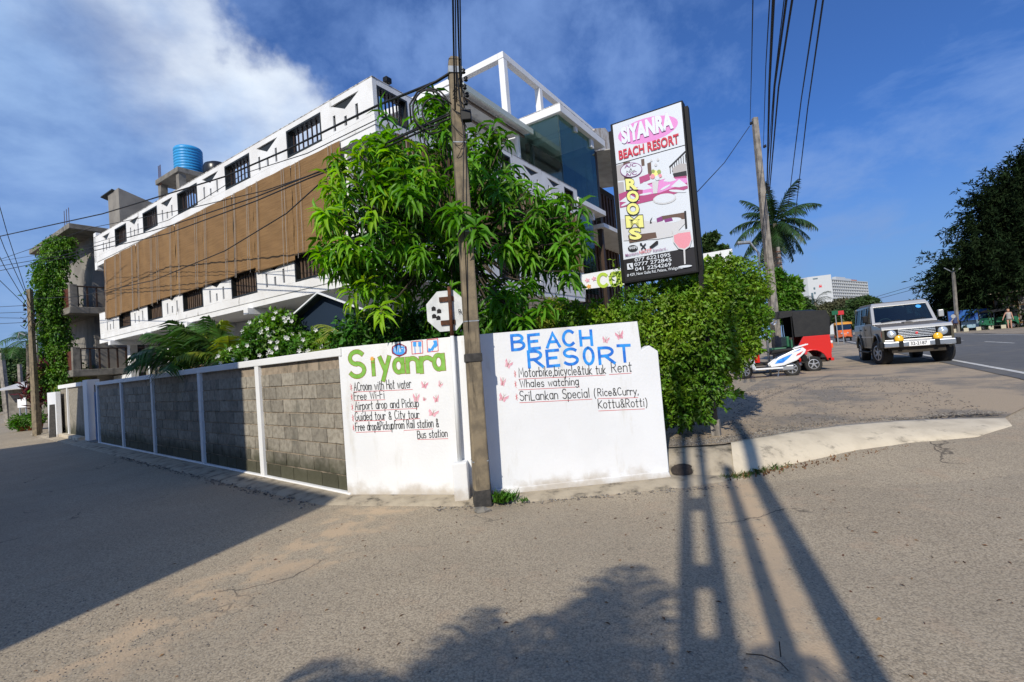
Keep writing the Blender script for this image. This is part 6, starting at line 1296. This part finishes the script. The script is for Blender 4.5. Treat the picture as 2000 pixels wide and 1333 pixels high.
# ---------------------------------------------------------------- people
def person(label,px,py,Y,h,skin,topm,hairm,facing,arms,group=None,legm=None):
    p=at(px,py,Y); t=thing('person',label,'person',(p.x,p.y,G(p.x,p.y)+.035),facing,group)
    # one continuous body grown from joints
    J=dict(pel=(0,0,.52),ch=(0,0,.72),nk=(0,0,.83),hd=(0,.0,.90),ht=(0,0,.965))
    vs=[(0,0,.52),(0,0,.62),(0,0,.74),(0,0,.82),(0,.01,.86),(0,.02,.92),(0,.01,.965)]; ed=[(i,i+1) for i in range(6)]; rr=[.085,.068,.085,.045,.034,.058,.045]
    def chain(root,pts,rs):
        k=root
        for q,r in zip(pts,rs): vs.append(q); rr.append(r); ed.append((k,len(vs)-1)); k=len(vs)-1
    for s in (-1,1):
        chain(0,[(s*.055,0,.47),(s*.06,.02*arms[2]*s,.27),(s*.062,.03*s*arms[2],.05),(s*.062,.03*s*arms[2]+.05,.018)],[.06,.04,.026,.02])
        a=arms[0 if s<0 else 1]; chain(2,[(s*.10,0,.79),(s*(.12+.05*a),.0,.63),(s*(.13+.10*a),.04,.48),(s*(.135+.11*a),.05,.43)],[.035,.026,.018,.02])
    me=bpy.data.meshes.new('body'); me.from_pydata([tuple(c*h for c in v) for v in vs],ed,[]); o=bpy.data.objects.new('body',me); COL.objects.link(o); o.parent=t
    sk=o.modifiers.new('skin','SKIN'); o.modifiers.new('sub','SUBSURF').levels=1; o.modifiers['sub'].render_levels=1
    for i,v in enumerate(me.skin_vertices[0].data): v.radius=(rr[i]*h*1.05,rr[i]*h*.85)
    me.skin_vertices[0].data[0].use_root=True; me.materials.append(skin)
    MB().lathe((0,0,.46*h),(0,0,1),[(.105*h,0),(.10*h,.06*h),(.085*h,.16*h),(.10*h,.28*h),(.085*h,.34*h)],12).build('clothing',topm,t,smooth=True)
    if legm: MB().lathe((-.058*h,0,.10*h),(0,0,1),[(.035*h,0),(.055*h,.38*h)],9).lathe((.058*h,0,.10*h),(0,0,1),[(.035*h,0),(.055*h,.38*h)],9).build('trousers',legm,t,smooth=True)
    MB().lathe((0,-.012*h,.905*h),(0,0,1),[(.05*h,-.02*h),(.062*h,.02*h),(.055*h,.06*h),(.02*h,.078*h)],10).build('hair',hairm,t,smooth=True); return t
SK1=mk('fair_skin',(.50,.27,.18),None,rough=.6); SK2=mk('brown_skin',(.17,.08,.045),None,rough=.6); HB=mk('fair_hair',(.25,.14,.07),None); HK=mk('black_hair',(.015,.012,.01),None)
person('woman in a short grey patterned playsuit walking on the far verge',1973,643,39.5,1.66,SK1,mk('grey_print_cloth',(.25,.23,.21),(.45,.42,.38),30,.8),HB,2.6,(.1,1,1))
person('person in a white shirt beside the green three-wheeler',1947,640,43,1.7,SK2,mk('white_cloth',(.62,.62,.66),None),HK,2.6,(.1,.9,0),legm=M['dark'])
person('person in dark clothes standing behind the car bonnet',1867,641,43,1.65,SK2,mk('navy_cloth',(.04,.06,.14),None),HK,2.8,(.2,.1,0),legm=M['dark'])
# ---------------------------------------------------------------- left lane bits
t=thing('white_notice_board','small white notice board on posts at the lane end','sign',(*at(43,782,30).xy,0),0); inv=lm(t); a=inv(at(35,797,30)); c=inv(at(51,777,30)); MB().box(a.x,c.x,-.02,.02,a.z,c.z).build('board',WHT,t); MB().box(a.x+.05,a.x+.1,.02,.06,0,c.z).box(c.x-.1,c.x-.05,.02,.06,0,c.z).build('posts',M['galv'],t)
t=thing('potted_plants','terracotta pots with low green plants beside the lane pole','plant pots',(*at(52,822,24).xy,0),0); b=MB()
for k in range(3): b.lathe((.3*k-.2,.1*k,0),(0,0,1),[(.12,0),(.17,.25),(.18,.27)],12)
b.build('pot',mk('terracotta',(.30,.10,.04),None),t,smooth=True); foliage('foliage',[(-.3,0,.45,.5,.4,.35),(.3,.1,.5,.4,.4,.35)],1600,.14,M['vine'],t,.2,.3)
t=thing('white_side_wall','white wall with brown drawings beyond the dark leaning post','wall',(*at(95,840,19.6).xy,0),aw); MB().box(-1.9,.0,-.15,0,0,1.75).build('wall_slab',M['panel'],t,bevel=.01)
t=thing('tin_roofed_shed','low shed roof at the lane end behind the poles','shed',(*at(60,770,33).xy,0),.2); MB().hexa([(-1.5,-1,2.2),(1.7,-1,2.3),(1.7,2,2.9),(-1.5,2,2.8)],[(-1.5,-1,2.25),(1.7,-1,2.35),(1.7,2,2.95),(-1.5,2,2.85)]).build('roof',CM,t); MB().box(-1.3,1.5,0,1.8,0,2.25).build('wall',M['concrete'],t)
t=thing('distant_house','low white house roofline beyond the lane trees','house',(*at(25,690,70).xy,0),0); MB().box(-5,3,0,6,0,8.0).build('wall',M['concrete'],t); MB().box(-5.6,3.6,-.5,6.5,8.0,8.3).build('roof',M['alu'],t)
# ---------------------------------------------------------------- small growth and litter
def tuft(name,label,cat,pts,n,hgt,m,group=None,spread=.10,w=.006):
    x=sum(p[0] for p in pts)/len(pts); y=sum(p[1] for p in pts)/len(pts); z=min(p[2] for p in pts)
    P=[];D_=[];L_=[]
    for p in pts:
        for k in range(n): P.append((p[0]-x+random.gauss(0,spread),p[1]-y+random.gauss(0,spread*.7),p[2]-z)); D_.append((random.gauss(0,.5),random.gauss(0,.5),1)); L_.append(hgt*random.uniform(.4,1.2))
    V_,F_=scatter(P,np.array(D_),rdir(len(P)),np.array(L_),w,LONG); o=npmesh(name,V_,F_,m,None); o.location=(x,y,z); return tag(o,label,cat,group)
o=tuft('weed_clump','leafy green weed growing at the foot of the concrete pole','weed',[(-.27,5.44,.03),(-.22,5.46,.03)],90,.13,M['vine'],spread=.05,w=.022)
o=tuft('weed_clump','tiny green weed on the gutter edge right of the pole','weed',[(-.02,5.40,.03)],40,.05,M['vine'],spread=.03,w=.012)
gp_=[(2.42+.16*k,5.72+.012*k*k*.6+.02*k,G(2.42+.16*k,5.75)+.0) for k in range(8)]
tuft('grass_tuft','dry and green grass along the foot of the whitewashed kerb','grass',gp_,70,.07,M['grass'],spread=.06,w=.006)['kind']='stuff'
tuft('dry_leaf_litter','brown leaf litter along the foot of the whitewashed kerb','leaf litter',[(2.5+.25*k,5.70+.05*k,G(2.5+.25*k,5.75)+.01) for k in range(10)],26,.04,mk('dead_leaf',(.20,.10,.045),(.12,.06,.03),9,.8,island=.4),spread=.09,w=.02)['kind']='stuff'
st_=MB().lathe((0,0,0),(0,0,1),[(.09,-.03),(.10,.015),(.07,.04),(.03,.05)],7); o=st_.build('broken_kerb_stone',M['concrete'],None); 
for v in o.data.vertices: v.co.x*=1.35; v.co.x+=.02*math.sin(v.co.y*60+3); v.co.z+=.012*math.sin(v.co.x*50)
o.location=(-.47,5.25,.0); o.scale=(.7,.7,.9); tag(o,'broken grey stone lying at the foot of the concrete pole','stone')
mp_=MB().lathe((0,0,0),(0,0,1),[(.0,-.01),(.14,-.01),(.15,.015),(.06,.035)],14); o=mp_.build('drain_hole_disc',mk('dark_drain_hole',(.06,.045,.035),(.035,.028,.022),20,.95,.02,30),None); o.location=(1.93,5.92,.10); o.rotation_euler=(.85,0,.1); o.scale=(1.0,.55,.5); tag(o,'dark round drain hole in the old concrete at the end of the white wall','drain')  # dark disc standing for an open hole, its shade put into the colour
def rocks(name,label,pts,smin,smax,m,cat='gravel'):
    V_=[];F_=[]
    T=np.array([(1,0,0),(-1,0,0),(0,1,0),(0,-1,0),(0,0,1),(0,0,-1)],float); TF=np.array([(0,2,4),(2,1,4),(1,3,4),(3,0,4),(2,0,5),(1,2,5),(3,1,5),(0,3,5)])
    n=len(pts); s=rng.uniform(smin,smax,n)[:,None,None]; J=T[None]*rng.uniform(.6,1.3,(n,6,3)); J[:,:,2]*=.6
    a=rng.uniform(0,6.28,n); c_,s_=np.cos(a)[:,None],np.sin(a)[:,None]; X=J[:,:,0]*c_-J[:,:,1]*s_; Y=J[:,:,0]*s_+J[:,:,1]*c_; J=np.stack([X,Y,J[:,:,2]],2)*s+np.array(pts)[:,None,:]
    FF=(TF[None]+(np.arange(n)*6)[:,None,None]).reshape(-1,3); o=npmesh(name,J.reshape(-1,3),FF,m,None,'stuff'); return tag(o,label,cat)
stone=mk('loose_stone',(.24,.215,.185),(.14,.125,.11),9,.95,island=.45)
pts=[]
for k in range(5200):
    j=random.random()*7; i=min(6,int(j)); a=Vector(top[i]).lerp(Vector(top[i+1]),j-i); d=abs(random.gauss(0,.16)) if k<2600 else random.random()**1.3*5.0
    x,y=a.x+random.uniform(-.1,.1)+d*.5,a.y+.04+d; pts.append((x,y,lotz(x,y)+.004 if d>.15 else .30))
rocks('lot_gravel','loose grey gravel along the kerb and over the parking lot',pts,.006,.019,stone)
pts=[]
for k in range(2600):
    x,y=random.uniform(-3.6,4.5),random.uniform(1.7,5.4); 
    if random.random()<.5: 
        x,y=-2.6+random.gauss(0,.7)+random.gauss(0,.2),3.2+random.gauss(0,.35)+.3*(x/3)
    if y<5.4: pts.append((x,y,.001))
rocks('lane_grit','fine grit and small stones scattered over the lane',pts,.003,.008,stone)
pts=[wp(random.uniform(5.8,15),random.gauss(-.42,.05),random.uniform(0,.02)) for _ in range(500)]+[(random.uniform(-1,2.4),5.45+random.gauss(0,.05),.004) for _ in range(260)]
rocks('gutter_rubble','small rubble along the broken concrete edge of the lane',[tuple(p) for p in pts],.006,.022,stone)
n=240; P=np.stack([rng.uniform(-3.5,5,n),rng.uniform(1.9,5.3,n),np.full(n,.004)],1); P[:,2]+=[G(a,b_) for a,b_ in P[:,:2]]
dd=rng.normal(size=(n,3)); dd[:,2]=.05; up_=rng.normal(0,.35,(n,3)); up_[:,2]+=1
V_,F_=scatter(P,dd,up_,rng.uniform(.015,.045,n),rng.uniform(.008,.018,n)); tag(npmesh('fallen_leaves',V_,F_,bpy.data.materials['dead_leaf'],None,'stuff'),'small dry leaves and litter scattered over the lane','leaf litter')
tw=MB().tube([(1.19,2.38,.01),(1.18,2.43,.02),(1.13,2.50,.015),(1.06,2.53,.01)],.003,5).tube([(1.22,2.50,.0),(1.225,2.51,.07)],.003,4)
tag(recenter(tw.build('dry_twig',M['bark'],None)),'bent dark twig lying on the lane among the pole shadows','twig')
# ---------------------------------------------------------------- what stands behind the camera and throws the shadows
LD=Vector((LX,LY,0))
c=Vector((-5.42,-2.5,0)); hs_=thing('opposite_house','two storey rendered house across the lane, outside the view','house',tuple(c),aw)
hm=mk('opposite_render',(.45,.40,.33),(.38,.34,.28),1,.9)
MB().box(0,3.0,0,8,0,6.75).build('low_wing',hm,hs_); MB().box(3.0,16.4,0,8,0,9.0).build('main_wall',hm,hs_); MB().box(2.95,16.5,-.0,8.4,9.0,9.12).build('roof',M['concrete'],hs_)
for k in range(3): MB().box(4+k*3,5.2+k*3,-.06,0,1,2.4).build('window',M['dark'],hs_)
def ppole(label,px,py,back,h,w,tilt=0):
    g=onz(px,py,0); b_=Vector((g.x,g.y,0))-LD*back; t=thing('roadside_pole',label,'utility pole',tuple(b_),0)
    MB().hexa([(sx*w,sy*w,-.1) for sx,sy in ((-1,-1),(1,-1),(1,1),(-1,1))],[(sx*w*.8,sy*w*.8,h) for sx,sy in ((-1,-1),(1,-1),(1,1),(-1,1))]).build('shaft',M['polegrey'],t,bevel=.01); return t,b_
ta,ba=ppole('tall concrete pole behind the viewer, left of a pair',1343,1225,6.2,8.8,.058)
ta2,ba2=ppole('tall concrete pole behind the viewer, right of a pair',1418,1225,6.2,8.5,.052)
tb_,bb=ppole('shorter concrete pole behind the viewer, standing alone',1520,1225,5.2,6.3,.056)
tc_,bc=ppole('thick concrete pole behind the viewer to the right',1640,1225,5.6,9.2,.080)
q=(ba2-ba); 
for z,w_ in (((onz(1335,1125,0)-ba).length*.7265,.22),((onz(1325,985,0)-ba).length*.7265,.26),((onz(1350,1290,0)-ba).length*.7265,.25)): MB().beam((0,0,z),(q.x,q.y,z),.09,w_).build('cross_brace',M['polegrey'],ta)
MB().tube([(0,0,8.6),tuple((bc-ba)*3+Vector((3,4,8.9)))],.018,5).build('stay_wire',M['wire'],ta)
for k,(px,py,h) in enumerate(((890,1340,3.3),(1110,1275,3.7),(1230,1225,4.0))):
    g=onz(px,py,0); b_=Vector((g.x,g.y,0))-LD*(h*1.376); palm('roadside_palm_sapling',['bushy palm sapling behind the viewer, left one','bushy palm sapling behind the viewer, middle one','tallest palm sapling behind the viewer, nearest the poles'][k],(b_.x,b_.y,0),h*.8,13,1.2,M['palm'],.05,elr=(.1,1.3),droop=1.1,wl=.42,nl=30,lw=1.2)
